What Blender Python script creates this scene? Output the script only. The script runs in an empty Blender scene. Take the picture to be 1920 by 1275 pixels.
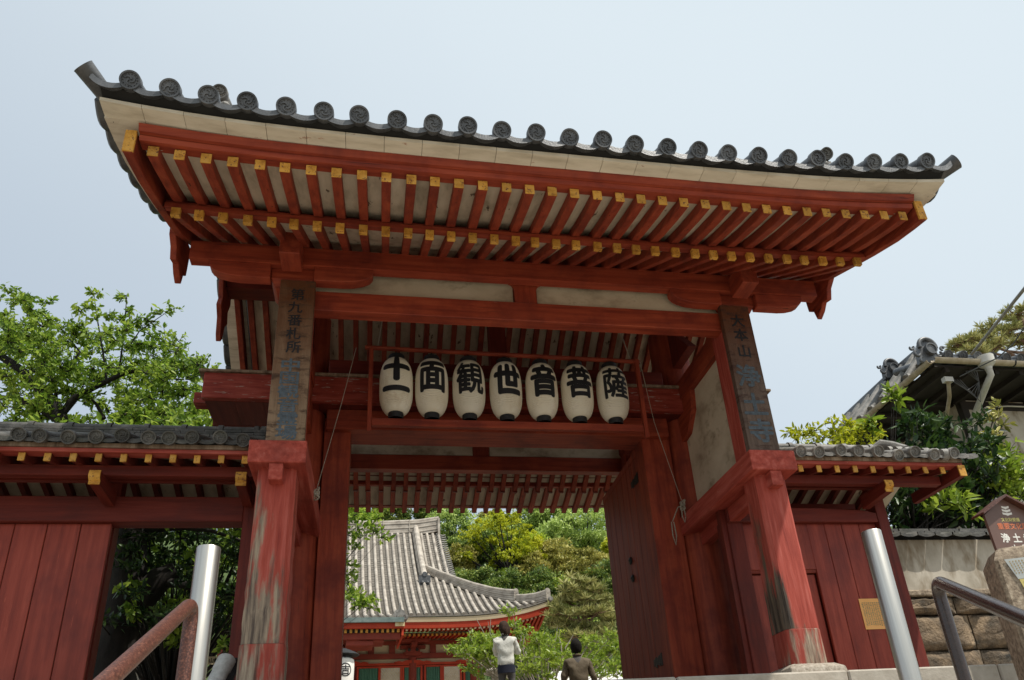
import bpy, bmesh, math, random
import numpy as np
from mathutils import Vector, Matrix
R = math.radians
S = bpy.context.scene
COL = S.collection
rnd = random.Random(7)

# ------------------------------------------------------------------ camera, sky, sun, exposure
CAM = Vector((-1.225, -5.971, 0.0)); FPX = 1445.21; PX, PY = 1000.0, 817.3
YAW, PITCH, ROLL = R(12.251), R(25.874), R(-4.133)
FW = Vector((math.sin(YAW)*math.cos(PITCH), math.cos(YAW)*math.cos(PITCH), math.sin(PITCH)))
R0 = Vector((math.cos(YAW), -math.sin(YAW), 0)); U0 = R0.cross(FW)
cR, sR = math.cos(ROLL), math.sin(ROLL)
CX = R0*cR + U0*sR            # picture right in the world
CY = U0*cR - R0*sR            # picture up in the world
cam_d = bpy.data.cameras.new('camera'); cam = bpy.data.objects.new('camera', cam_d); COL.objects.link(cam)
m = Matrix((CX, CY, -FW)).transposed().to_4x4(); m.translation = CAM
cam.matrix_world = m
cam_d.sensor_width = 36; cam_d.lens = FPX/1920*36
cam_d.shift_x = -40/1920; cam_d.shift_y = 179.8/1920
cam_d.clip_start = 0.05; cam_d.clip_end = 2000
S.camera = cam

SUN_DIR = Vector((math.cos(R(60))*math.sin(R(52)), -math.cos(R(60))*math.cos(R(52)), math.sin(R(60))))
w = bpy.data.worlds.new('World'); S.world = w; w.use_nodes = True
nt = w.node_tree; nt.nodes.clear()
wo = nt.nodes.new('ShaderNodeOutputWorld'); bg = nt.nodes.new('ShaderNodeBackground')
sky = nt.nodes.new('ShaderNodeTexSky'); sky.sky_type = 'NISHITA'; sky.sun_disc = False
sky.sun_elevation = R(60); sky.sun_rotation = R(180-52)
sky.air_density = 1.0; sky.dust_density = 4.0; sky.ozone_density = 0.6; sky.altitude = 30
bg.inputs[1].default_value = 0.15
# thin bright haze over the whole sky, whiter towards the sun's side
tcw = nt.nodes.new('ShaderNodeTexCoord'); dt = nt.nodes.new('ShaderNodeVectorMath'); dt.operation = 'DOT_PRODUCT'
nt.links.new(tcw.outputs['Generated'], dt.inputs[0]); dt.inputs[1].default_value = SUN_DIR
mr = nt.nodes.new('ShaderNodeMapRange'); mr.interpolation_type = 'SMOOTHSTEP'
nt.links.new(dt.outputs['Value'], mr.inputs[0]); mr.inputs[1].default_value = -0.05; mr.inputs[2].default_value = 0.68
mr.inputs[3].default_value = 0.56; mr.inputs[4].default_value = 0.97
nz = nt.nodes.new('ShaderNodeTexNoise'); nz.inputs['Scale'].default_value = 1.6; nz.inputs['Detail'].default_value = 4; nz.inputs['Roughness'].default_value = 0.45
nt.links.new(tcw.outputs['Generated'], nz.inputs[0])
ad = nt.nodes.new('ShaderNodeMath'); ad.operation = 'MULTIPLY_ADD'; ad.use_clamp = True; nt.links.new(nz.outputs[0], ad.inputs[0]); ad.inputs[1].default_value = 0.14
sb = nt.nodes.new('ShaderNodeMath'); sb.operation = 'SUBTRACT'; nt.links.new(mr.outputs[0], sb.inputs[0]); sb.inputs[1].default_value = 0.07
nt.links.new(sb.outputs[0], ad.inputs[2])
mxw = nt.nodes.new('ShaderNodeMix'); mxw.data_type = 'RGBA'; nt.links.new(ad.outputs[0], mxw.inputs[0]); nt.links.new(sky.outputs[0], mxw.inputs[6])
mxw.inputs[7].default_value = (0.755/0.15, 0.85/0.15, 0.91/0.15, 1)
nt.links.new(mxw.outputs[2], bg.inputs[0]); nt.links.new(bg.outputs[0], wo.inputs[0])
sd = bpy.data.lights.new('sun', 'SUN'); sd.energy = 4.9; sd.angle = R(0.6); sd.color = (1.0, 0.95, 0.86)
so = bpy.data.objects.new('sun', sd); COL.objects.link(so)
so.rotation_euler = SUN_DIR.to_track_quat('Z', 'Y').to_euler(); so.location = (6, -10, 20)
S.view_settings.view_transform = 'Standard'; S.view_settings.look = 'None'
S.view_settings.gamma = 1; S.view_settings.exposure = 0.0; S.view_settings.use_curve_mapping = False
S.cycles.max_bounces = 8; S.cycles.diffuse_bounces = 6; S.cycles.transparent_max_bounces = 8

def bp(u, v, **kw):
    """world point seen at pixel (u, v) of the 1920x1275 photograph on the plane x=, y= or z="""
    a = (u-PX)/FPX; b = -(v-PY)/FPX
    D = (a*cR - b*sR)*R0 + (a*sR + b*cR)*U0 + FW
    (k, val), = kw.items(); i = 'xyz'.index(k)
    return CAM + D*((val-CAM[i])/D[i])

# ------------------------------------------------------------------ materials
MAT = {}
def mat(name, cols, scale=(6, 6, 6), rough=0.6, bump=0.15, bscale=None, metal=0, chips=None, detail=5,
        spec=0.4, transl=None, isl=0.0, grime=None, cracks=None, coord='pos', contrast=(0.3, 0.7), vary=0.08, bdist=0.01):
    m = bpy.data.materials.new(name); m.use_nodes = True; MAT[name] = m
    n = m.node_tree; n.nodes.clear(); N = n.nodes.new; L = n.links.new
    out = N('ShaderNodeOutputMaterial'); b = N('ShaderNodeBsdfPrincipled')
    g = N('ShaderNodeNewGeometry'); mp = N('ShaderNodeMapping'); mp.inputs[3].default_value = scale
    if coord == 'pos': L(g.outputs['Position'], mp.inputs[0])
    else:
        tc = N('ShaderNodeTexCoord'); L(tc.outputs['Object'], mp.inputs[0])
    no = N('ShaderNodeTexNoise'); no.inputs['Scale'].default_value = 1; no.inputs['Detail'].default_value = detail
    no.inputs['Roughness'].default_value = 0.6
    L(mp.outputs[0], no.inputs[0])
    cr = N('ShaderNodeValToRGB'); e = cr.color_ramp.elements
    lo, hi = contrast
    for i, c in enumerate(cols):
        p = lo + (hi-lo)*i/max(1, len(cols)-1)
        if i < 2: e[i].position = p; e[i].color = (*c, 1)
        else: x = e.new(p); x.color = (*c, 1)
    src = no.outputs[0]
    if isl:
        mx = N('ShaderNodeMath'); mx.operation = 'MULTIPLY_ADD'; L(g.outputs['Random Per Island'], mx.inputs[0])
        mx.inputs[1].default_value = isl; L(no.outputs[0], mx.inputs[2])
        m2 = N('ShaderNodeMath'); m2.operation = 'SUBTRACT'; L(mx.outputs[0], m2.inputs[0]); m2.inputs[1].default_value = isl/2
        src = m2.outputs[0]
    L(src, cr.inputs[0]); colr = cr.outputs[0]
    def mixin(colr, fac, c2):
        x = N('ShaderNodeMix'); x.data_type = 'RGBA'; L(fac, x.inputs[0]); L(colr, x.inputs[6])
        if isinstance(c2, tuple): x.inputs[7].default_value = (*c2, 1)
        else: L(c2, x.inputs[7])
        return x.outputs[2]
    def thr(sock, a, bb):
        x = N('ShaderNodeMapRange'); L(sock, x.inputs[0]); x.inputs[1].default_value = a; x.inputs[2].default_value = bb
        return x.outputs[0]
    def noise(sc, detail=4, dim=None):
        q = N('ShaderNodeMapping'); q.inputs[3].default_value = sc
        L(g.outputs['Position'], q.inputs[0]); t = N('ShaderNodeTexNoise'); t.inputs['Scale'].default_value = 1
        t.inputs['Detail'].default_value = detail; t.inputs['Roughness'].default_value = 0.65; L(q.outputs[0], t.inputs[0]); return t.outputs[0]
    if grime:                      # (colour, scale, lo, hi)
        colr = mixin(colr, thr(noise(grime[1]), grime[2], grime[3]), grime[0])
    if cracks:                     # thin dark checks along the grain
        colr = mixin(colr, thr(noise(tuple(q*1.9 if q > 3 else q*0.7 for q in cracks), 3), 0.665, 0.70), (0.045, 0.008, 0.006))
    if chips:
        colr = mixin(colr, thr(noise(chips[1], 6), chips[2], chips[2]+0.03), chips[0])
    if not isl and bump:           # no two pieces painted or fired quite alike
        oi = N('ShaderNodeObjectInfo'); hv = N('ShaderNodeHueSaturation'); rr = N('ShaderNodeMapRange'); L(oi.outputs['Random'], rr.inputs[0])
        rr.inputs[3].default_value = 1-vary; rr.inputs[4].default_value = 1+vary; L(rr.outputs[0], hv.inputs['Value']); L(colr, hv.inputs['Color']); colr = hv.outputs[0]
    L(colr, b.inputs['Base Color'])
    b.inputs['Roughness'].default_value = rough; b.inputs['Metallic'].default_value = metal
    b.inputs['Specular IOR Level'].default_value = spec
    if bump:
        bu = N('ShaderNodeBump'); bu.inputs['Strength'].default_value = bump; bu.inputs['Distance'].default_value = bdist
        L(noise(bscale, 6) if bscale else no.outputs[0], bu.inputs['Height']); L(bu.outputs[0], b.inputs['Normal'])
    if transl:
        t = N('ShaderNodeBsdfTranslucent'); L(colr, t.inputs[0]); ms = N('ShaderNodeMixShader'); ms.inputs[0].default_value = transl
        if bump: L(bu.outputs[0], t.inputs['Normal'])
        L(b.outputs[0], ms.inputs[1]); L(t.outputs[0], ms.inputs[2]); L(ms.outputs[0], out.inputs[0])
    else: L(b.outputs[0], out.inputs[0])
    return m, (n, b, colr, mixin, thr, noise, g)

PINK = (0.42, 0.20, 0.16)
for ax, sc in (('x', (1.6, 22, 22)), ('y', (22, 1.6, 22)), ('z', (22, 22, 1.6))):
    f = lambda k: tuple(k if q > 3 else k*0.12 for q in sc)
    mat('red_'+ax, [(0.17, 0.024, 0.011), (0.27, 0.042, 0.018), (0.34, 0.064, 0.027)], sc, 0.62, 0.35, tuple(q*3 for q in sc),
        chips=(PINK, f(46), 0.715), grime=((0.115, 0.015, 0.010), (2.6, 2.6, 2.6), 0.46, 0.78), spec=0.3, cracks=sc)
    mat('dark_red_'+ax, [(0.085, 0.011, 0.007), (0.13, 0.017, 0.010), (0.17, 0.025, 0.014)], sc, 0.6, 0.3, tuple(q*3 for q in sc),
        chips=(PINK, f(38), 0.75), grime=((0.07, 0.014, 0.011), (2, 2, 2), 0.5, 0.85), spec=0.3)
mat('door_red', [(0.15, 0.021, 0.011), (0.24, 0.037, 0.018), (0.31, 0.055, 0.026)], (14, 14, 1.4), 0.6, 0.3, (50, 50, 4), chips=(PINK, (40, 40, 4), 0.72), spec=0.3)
mat('plank_red', [(0.182, 0.026, 0.016), (0.273, 0.043, 0.025), (0.351, 0.065, 0.039)], (16, 16, 1.4), 0.55, 0.3, (60, 60, 4),
    chips=((0.44, 0.09, 0.05), (36, 36, 2.2), 0.66), grime=((0.13, 0.02, 0.016), (2.2, 2.2, 1.4), 0.5, 0.8), spec=0.35, vary=0.10)
for ax, sc in (('x', (1.6, 20, 20)), ('y', (20, 1.6, 20)), ('z', (20, 20, 1.6))):
    mat('faded_red_'+ax, [(0.23, 0.034, 0.022), (0.36, 0.062, 0.042), (0.47, 0.115, 0.085)], sc, 0.7, 0.4, tuple(q*3 for q in sc),
        chips=((0.52, 0.27, 0.21), tuple(9 if q < 3 else 40 for q in sc), 0.68), grime=((0.17, 0.03, 0.022), (2.6, 2.6, 2.6), 0.5, 0.8), spec=0.25)
mat('worn_red', [(0.16, 0.02, 0.014), (0.26, 0.04, 0.026), (0.34, 0.07, 0.05)], (3, 22, 22), 0.7, 0.4, (8, 60, 60),
    chips=((0.34, 0.24, 0.20), (5, 34, 40), 0.60), spec=0.25)
mat('yellow_paint', [(0.340, 0.145, 0.019), (0.561, 0.281, 0.043), (0.629, 0.357, 0.085)], (16, 16, 16), 0.6, 0.5, (120, 120, 120),
    chips=((0.16, 0.06, 0.03), (48, 48, 48), 0.585), spec=0.3, vary=0.18)
mat('plaster', [(0.28, 0.22, 0.155), (0.50, 0.42, 0.31), (0.58, 0.50, 0.38)], (2.2, 2.2, 3.2), 0.9, 0.2, (30, 30, 30),
    grime=((0.13, 0.095, 0.055), (3.4, 3.4, 5), 0.56, 0.80), spec=0.15)
mat('grey_plaster', [(0.30, 0.26, 0.20), (0.52, 0.47, 0.39), (0.64, 0.59, 0.50)], (2, 2, 1.2), 0.9, 0.2, (40, 40, 40),
    grime=((0.20, 0.145, 0.085), (4, 4, 1.6), 0.50, 0.68), spec=0.15)
mat('soffit_board', [(0.36, 0.30, 0.22), (0.58, 0.50, 0.38), (0.68, 0.60, 0.47)], (9, 1.4, 9), 0.85, 0.25, (40, 5, 40),
    chips=((0.12, 0.085, 0.06), (14, 3, 14), 0.64), spec=0.15, vary=0.10)
mat('cream_board', [(0.47, 0.415, 0.32), (0.62, 0.56, 0.45), (0.69, 0.63, 0.52)], (3, 14, 14), 0.8, 0.2, (9, 50, 50),
    chips=((0.44, 0.31, 0.23), (7, 18, 18), 0.66), spec=0.2, vary=0.05)
mat('roof_tile', [(0.035, 0.037, 0.040), (0.075, 0.078, 0.083), (0.12, 0.122, 0.125)], (9, 9, 9), 0.42, 0.25, (70, 70, 70), spec=0.55, coord='pos', vary=0.25)
mat('weathered_tile', [(0.09, 0.085, 0.075), (0.19, 0.18, 0.165), (0.30, 0.28, 0.25)], (7, 7, 7), 0.6, 0.4, (60, 60, 60), spec=0.4,
    grime=((0.05, 0.05, 0.04), (5, 5, 5), 0.5, 0.75), vary=0.22)
mat('dark_worn_tile', [(0.035, 0.034, 0.032), (0.075, 0.072, 0.066), (0.15, 0.14, 0.125)], (9, 9, 9), 0.6, 0.5, (60, 60, 60), spec=0.4,
    grime=((0.05, 0.05, 0.035), (5, 5, 5), 0.5, 0.75), vary=0.25)
mat('bleached_tile', [(0.238, 0.207, 0.176), (0.387, 0.343, 0.290), (0.484, 0.440, 0.378)], (2.6, 2.6, 2.6), 0.75, 0.4, (14, 14, 14), spec=0.3,
    grime=((0.17, 0.15, 0.125), (1.1, 3, 3), 0.5, 0.8), vary=0.10)
mat('tile_bed', [(0.005, 0.005, 0.005), (0.012, 0.012, 0.012)], rough=0.8)
mat('pale_pan', [(0.10, 0.09, 0.075), (0.22, 0.195, 0.165)], (4, 4, 9), 0.8, 0.4, (14, 14, 30))
mat('ink', [(0.010, 0.010, 0.012), (0.018, 0.018, 0.02)], rough=0.55, bump=0)
mat('faded_ink', [(0.05, 0.06, 0.07), (0.10, 0.13, 0.16)], (30, 30, 30), rough=0.8, bump=0.1)
mat('paper', [(0.80, 0.73, 0.58), (0.88, 0.83, 0.71)], (5, 5, 3), 0.75, 0.1, (300, 300, 300), transl=0.2, grime=((0.62, 0.50, 0.34), (7, 7, 3), 0.55, 0.85))
mat('old_wood', [(0.10, 0.065, 0.042), (0.22, 0.155, 0.105), (0.34, 0.26, 0.19)], (18, 18, 1.4), 0.8, 0.5, (70, 70, 4), spec=0.2)
mat('black_iron', [(0.012, 0.012, 0.013), (0.03, 0.03, 0.03)], (20, 20, 20), 0.5, 0.2, metal=0.4)
mat('rope', [(0.22, 0.19, 0.15), (0.40, 0.35, 0.28)], (90, 90, 90), 0.9, 0.4)
mat('cable', [(0.05, 0.05, 0.05), (0.12, 0.12, 0.12)], rough=0.6)
mat('grey_cable', [(0.22, 0.21, 0.19), (0.34, 0.32, 0.29)], rough=0.6)
mat('steel', [(0.46, 0.43, 0.385), (0.64, 0.605, 0.545)], (60, 60, 0.8), 0.36, 0.03, (220, 220, 3), metal=1.0)
mat('rust_paint', [(0.035, 0.010, 0.007), (0.075, 0.022, 0.013), (0.20, 0.08, 0.05)], (150, 150, 150), 0.42, 0.25, (200, 200, 200), spec=0.6, detail=3)
mat('brown_pipe', [(0.020, 0.012, 0.011), (0.040, 0.024, 0.020)], (60, 60, 60), 0.22, 0.1, (200, 200, 200), spec=0.7)
mat('granite', [(0.20, 0.17, 0.13), (0.36, 0.31, 0.25), (0.50, 0.45, 0.38)], (40, 40, 40), 0.85, 0.5, (90, 90, 90), detail=8)
mat('pale_granite', [(0.34, 0.31, 0.26), (0.50, 0.47, 0.40), (0.62, 0.58, 0.50)], (30, 30, 30), 0.85, 0.4, (90, 90, 90), detail=8)
mat('brown_stone', [(0.116, 0.087, 0.061), (0.290, 0.225, 0.160), (0.478, 0.392, 0.290)], (30, 30, 30), 0.9, 0.7, (70, 70, 70), detail=8)
mat('rough_stone', [(0.065, 0.047, 0.033), (0.195, 0.143, 0.094), (0.390, 0.280, 0.176)], (4.5, 4.5, 4.5), 0.9, 1.0, (26, 26, 26), detail=8,
    grime=((0.045, 0.042, 0.035), (2.2, 2.2, 2.2), 0.48, 0.62), bdist=0.04, vary=0.22)
mat('stair_stone', [(0.34, 0.30, 0.245), (0.48, 0.435, 0.37)], (10, 10, 10), 0.9, 0.4, (40, 40, 40))
mat('gravel', [(0.223, 0.192, 0.149), (0.310, 0.273, 0.217)], (14, 14, 14), 0.95, 0.4, (60, 60, 60))
mat('hill_soil', [(0.030, 0.050, 0.014), (0.075, 0.11, 0.03)], (1.5, 1.5, 1.5), 0.95, 0.4)
mat('bark', [(0.006, 0.005, 0.004), (0.020, 0.015, 0.012)], (14, 14, 5), 0.9, 0.8, (40, 40, 14))
mat('red_bark', [(0.10, 0.055, 0.035), (0.26, 0.17, 0.12)], (9, 9, 5), 0.9, 0.8, (40, 40, 14))
mat('pale_bark', [(0.20, 0.17, 0.14), (0.40, 0.35, 0.30)], (9, 9, 5), 0.9, 0.4)
mat('cherry_leaf', [(0.095, 0.177, 0.018), (0.202, 0.316, 0.032), (0.354, 0.455, 0.063)], (1.2, 1.2, 1.2), 0.5, 0, transl=0.5, isl=0.5)
mat('fresh_leaf', [(0.203, 0.312, 0.031), (0.390, 0.515, 0.047), (0.593, 0.655, 0.078)], (0.5, 0.5, 0.5), 0.55, 0, transl=0.35, isl=0.5)
mat('yellow_leaf', [(0.22, 0.26, 0.012), (0.46, 0.50, 0.02), (0.62, 0.62, 0.04)], (0.5, 0.5, 0.5), 0.55, 0, transl=0.35, isl=0.5)
mat('soft_leaf', [(0.218, 0.312, 0.078), (0.390, 0.515, 0.125), (0.562, 0.671, 0.203)], (0.5, 0.5, 0.5), 0.55, 0, transl=0.35, isl=0.5)
mat('deep_leaf', [(0.061, 0.113, 0.024), (0.148, 0.227, 0.042), (0.295, 0.348, 0.070)], (0.5, 0.5, 0.5), 0.5, 0, transl=0.3, isl=0.5)
mat('ochre_leaf', [(0.187, 0.196, 0.040), (0.374, 0.352, 0.078), (0.530, 0.468, 0.125)], (0.5, 0.5, 0.5), 0.55, 0, transl=0.3, isl=0.5)
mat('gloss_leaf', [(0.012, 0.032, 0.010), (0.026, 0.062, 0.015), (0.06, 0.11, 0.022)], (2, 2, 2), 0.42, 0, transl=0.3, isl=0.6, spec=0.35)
mat('tender_leaf', [(0.172, 0.265, 0.023), (0.345, 0.437, 0.057)], (2, 2, 2), 0.35, 0, transl=0.45, isl=0.6)
mat('pine_needle', [(0.186, 0.200, 0.057), (0.343, 0.343, 0.114), (0.486, 0.458, 0.186)], (1.5, 1.5, 1.5), 0.6, 0, transl=0.25, isl=0.5)
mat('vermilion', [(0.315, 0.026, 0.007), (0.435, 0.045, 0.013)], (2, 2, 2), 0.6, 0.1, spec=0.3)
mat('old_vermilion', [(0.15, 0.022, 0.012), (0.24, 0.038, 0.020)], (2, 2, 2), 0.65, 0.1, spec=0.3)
mat('pale_tip', [(0.50, 0.36, 0.16), (0.70, 0.60, 0.42)], (3, 3, 3), 0.7, 0)
mat('cream_wall', [(0.48, 0.38, 0.24), (0.58, 0.47, 0.31)], (1, 1, 1), 0.9, 0.05)
mat('white_lattice', [(0.52, 0.48, 0.40), (0.62, 0.58, 0.50)], (3, 3, 3), 0.8, 0)
mat('green_slat', [(0.045, 0.13, 0.085), (0.08, 0.20, 0.13)], (8, 8, 1), 0.6, 0)
mat('copper', [(0.10, 0.14, 0.13), (0.20, 0.24, 0.22)], (5, 5, 5), 0.5, 0.1, metal=0.3)
mat('white_cloth', [(0.72, 0.70, 0.66), (0.80, 0.78, 0.73)], (3, 3, 3), 0.85, 0.1, transl=0.2)
mat('grey_cloth', [(0.36, 0.36, 0.34), (0.58, 0.58, 0.56)], (26, 26, 26), 0.9, 0.8, (40, 40, 60))
mat('beige_gutter', [(0.32, 0.25, 0.16), (0.50, 0.43, 0.32)], (7, 7, 7), 0.5, 0.1)
mat('pvc', [(0.50, 0.48, 0.43), (0.62, 0.60, 0.55)], (6, 6, 6), 0.4, 0.05)
mat('sign_brown', [(0.13, 0.075, 0.060), (0.17, 0.10, 0.08)], (3, 3, 3), 0.4, 0.05, spec=0.4)
mat('sign_white', [(0.75, 0.72, 0.66), (0.8, 0.78, 0.72)], rough=0.6, bump=0)
mat('sign_yellow', [(0.62, 0.55, 0.20), (0.70, 0.62, 0.25)], rough=0.6, bump=0)
mat('sign_orange', [(0.62, 0.17, 0.08), (0.70, 0.22, 0.10)], rough=0.6, bump=0)
mat('orange_paper', [(0.82, 0.42, 0.13), (0.88, 0.48, 0.18)], (4, 4, 4), 0.8, 0)
mat('yellow_paper', [(0.66, 0.54, 0.17), (0.74, 0.62, 0.24)], (4, 4, 4), 0.6, 0)
mat('grey_paper', [(0.50, 0.52, 0.50), (0.60, 0.62, 0.60)], (4, 4, 4), 0.5, 0)
mat('print_grey', [(0.38, 0.27, 0.13), (0.42, 0.32, 0.16)], rough=0.8, bump=0)
mat('dark_void', [(0.01, 0.009, 0.008), (0.02, 0.018, 0.016)], rough=0.9, bump=0)
mat('dark_timber', [(0.014, 0.011, 0.009), (0.035, 0.027, 0.022)], (2, 2, 2), 0.8, 0.2)
mat('skin', [(0.50, 0.29, 0.20), (0.56, 0.34, 0.24)], rough=0.5, bump=0)
mat('black_hair', [(0.008, 0.007, 0.006), (0.022, 0.018, 0.015)], (60, 60, 8), 0.8, 0.5, (150, 150, 20), spec=0.1)
mat('brown_hair', [(0.020, 0.012, 0.009), (0.06, 0.036, 0.026)], (60, 60, 8), 0.8, 0.5, (120, 120, 20), spec=0.1)
mat('grey_knit', [(0.572, 0.559, 0.507), (0.702, 0.689, 0.624)], (10, 10, 10), 0.9, 0.5, (12, 12, 8), bdist=0.03)
mat('olive_jacket', [(0.085, 0.062, 0.036), (0.13, 0.098, 0.06)], (6, 6, 6), 0.8, 0.6, (7, 7, 5), bdist=0.03)
mat('navy_cloth', [(0.010, 0.012, 0.025), (0.02, 0.022, 0.04)], rough=0.9)
mat('grey_trousers', [(0.055, 0.050, 0.048), (0.09, 0.082, 0.078)], (12, 12, 12), 0.9, 0.4, (9, 9, 5), bdist=0.03)

# board wood: warm brown at the top, blending to a paler, greyer tone below
def graded_board(name, z0, z1, top, low, mottle):
    m, (n, b, colr, mixin, thr, noise, g) = mat(name, [tuple(c*0.6 for c in low), low, tuple(min(1, c*1.25) for c in low)], (24, 24, 2.2), 0.75, 0.6, (60, 60, 5), spec=0.25)
    N = n.nodes.new; L = n.links.new
    sx = N('ShaderNodeSeparateXYZ'); L(g.outputs['Position'], sx.inputs[0])
    ad = N('ShaderNodeMath'); ad.operation = 'MULTIPLY_ADD'; L(noise((5, 5, 5)), ad.inputs[0]); ad.inputs[1].default_value = (z1-z0)*0.9; L(sx.outputs[2], ad.inputs[2])
    f = thr(ad.outputs[0], z0+(z1-z0)*0.45, z1+(z1-z0)*0.45)
    c = mixin(colr, f, top)
    c = mixin(c, thr(noise((7, 7, 20)), 0.52, 0.68), mottle)
    L(c, b.inputs['Base Color'])
graded_board('board_wood_left', 2.75, 3.95, (0.105, 0.038, 0.015), (0.22, 0.15, 0.095), (0.065, 0.036, 0.022))
graded_board('board_wood_right', 3.2, 4.0, (0.105, 0.033, 0.013), (0.115, 0.08, 0.062), (0.05, 0.024, 0.018))

# weathered columns: red paint that has come off low down, bare grey and brown wood beneath
def column_mat(name, zlo, zhi, xdir, strength, bare):
    m, (n, b, colr, mixin, thr, noise, g) = mat(name, [(0.22, 0.030, 0.020), (0.33, 0.055, 0.036), (0.42, 0.10, 0.075)], (26, 26, 2.2), 0.68, 0.6, (50, 50, 4), spec=0.3)
    N = n.nodes.new; L = n.links.new
    sx = N('ShaderNodeSeparateXYZ'); L(g.outputs['Position'], sx.inputs[0])
    def ma(a, k, c):
        x = N('ShaderNodeMath'); x.operation = 'MULTIPLY_ADD'; L(a, x.inputs[0]); x.inputs[1].default_value = k
        if isinstance(c, (int, float)): x.inputs[2].default_value = c
        else: L(c, x.inputs[2])
        return x.outputs[0]
    t = ma(sx.outputs[2], -1.0/(zhi-zlo), zhi/(zhi-zlo))           # 1 low, 0 high
    t = ma(sx.outputs[0], xdir[0], t); t = ma(t, 1.0, -xdir[0]*xdir[1])
    t = ma(noise((16, 16, 2.4), 7), 2.2, t); t = ma(noise((3, 3, 1.3), 3), 1.4, t)
    f = thr(t, 2.05-strength, 2.40-strength)
    bn = N('ShaderNodeValToRGB'); L(noise((30, 30, 2.0), 6), bn.inputs[0])
    bn.color_ramp.elements[0].position = 0.36; bn.color_ramp.elements[1].position = 0.62
    bn.color_ramp.elements[0].color = (*bare[0], 1); bn.color_ramp.elements[1].color = (*bare[1], 1)
    L(mixin(colr, f, bn.outputs[0]), b.inputs['Base Color'])
column_mat('left_column', 0.9, 2.2, (-2.4, -2.0), -0.08, ((0.085, 0.062, 0.05), (0.36, 0.28, 0.20)))
column_mat('right_column', 0.9, 2.1, (-4.5, 1.93), -0.18, ((0.030, 0.022, 0.018), (0.15, 0.11, 0.075)))
column_mat('footing_wood', 0.6, 1.5, (0, 0), -0.15, ((0.10, 0.05, 0.035), (0.42, 0.34, 0.25)))

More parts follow.
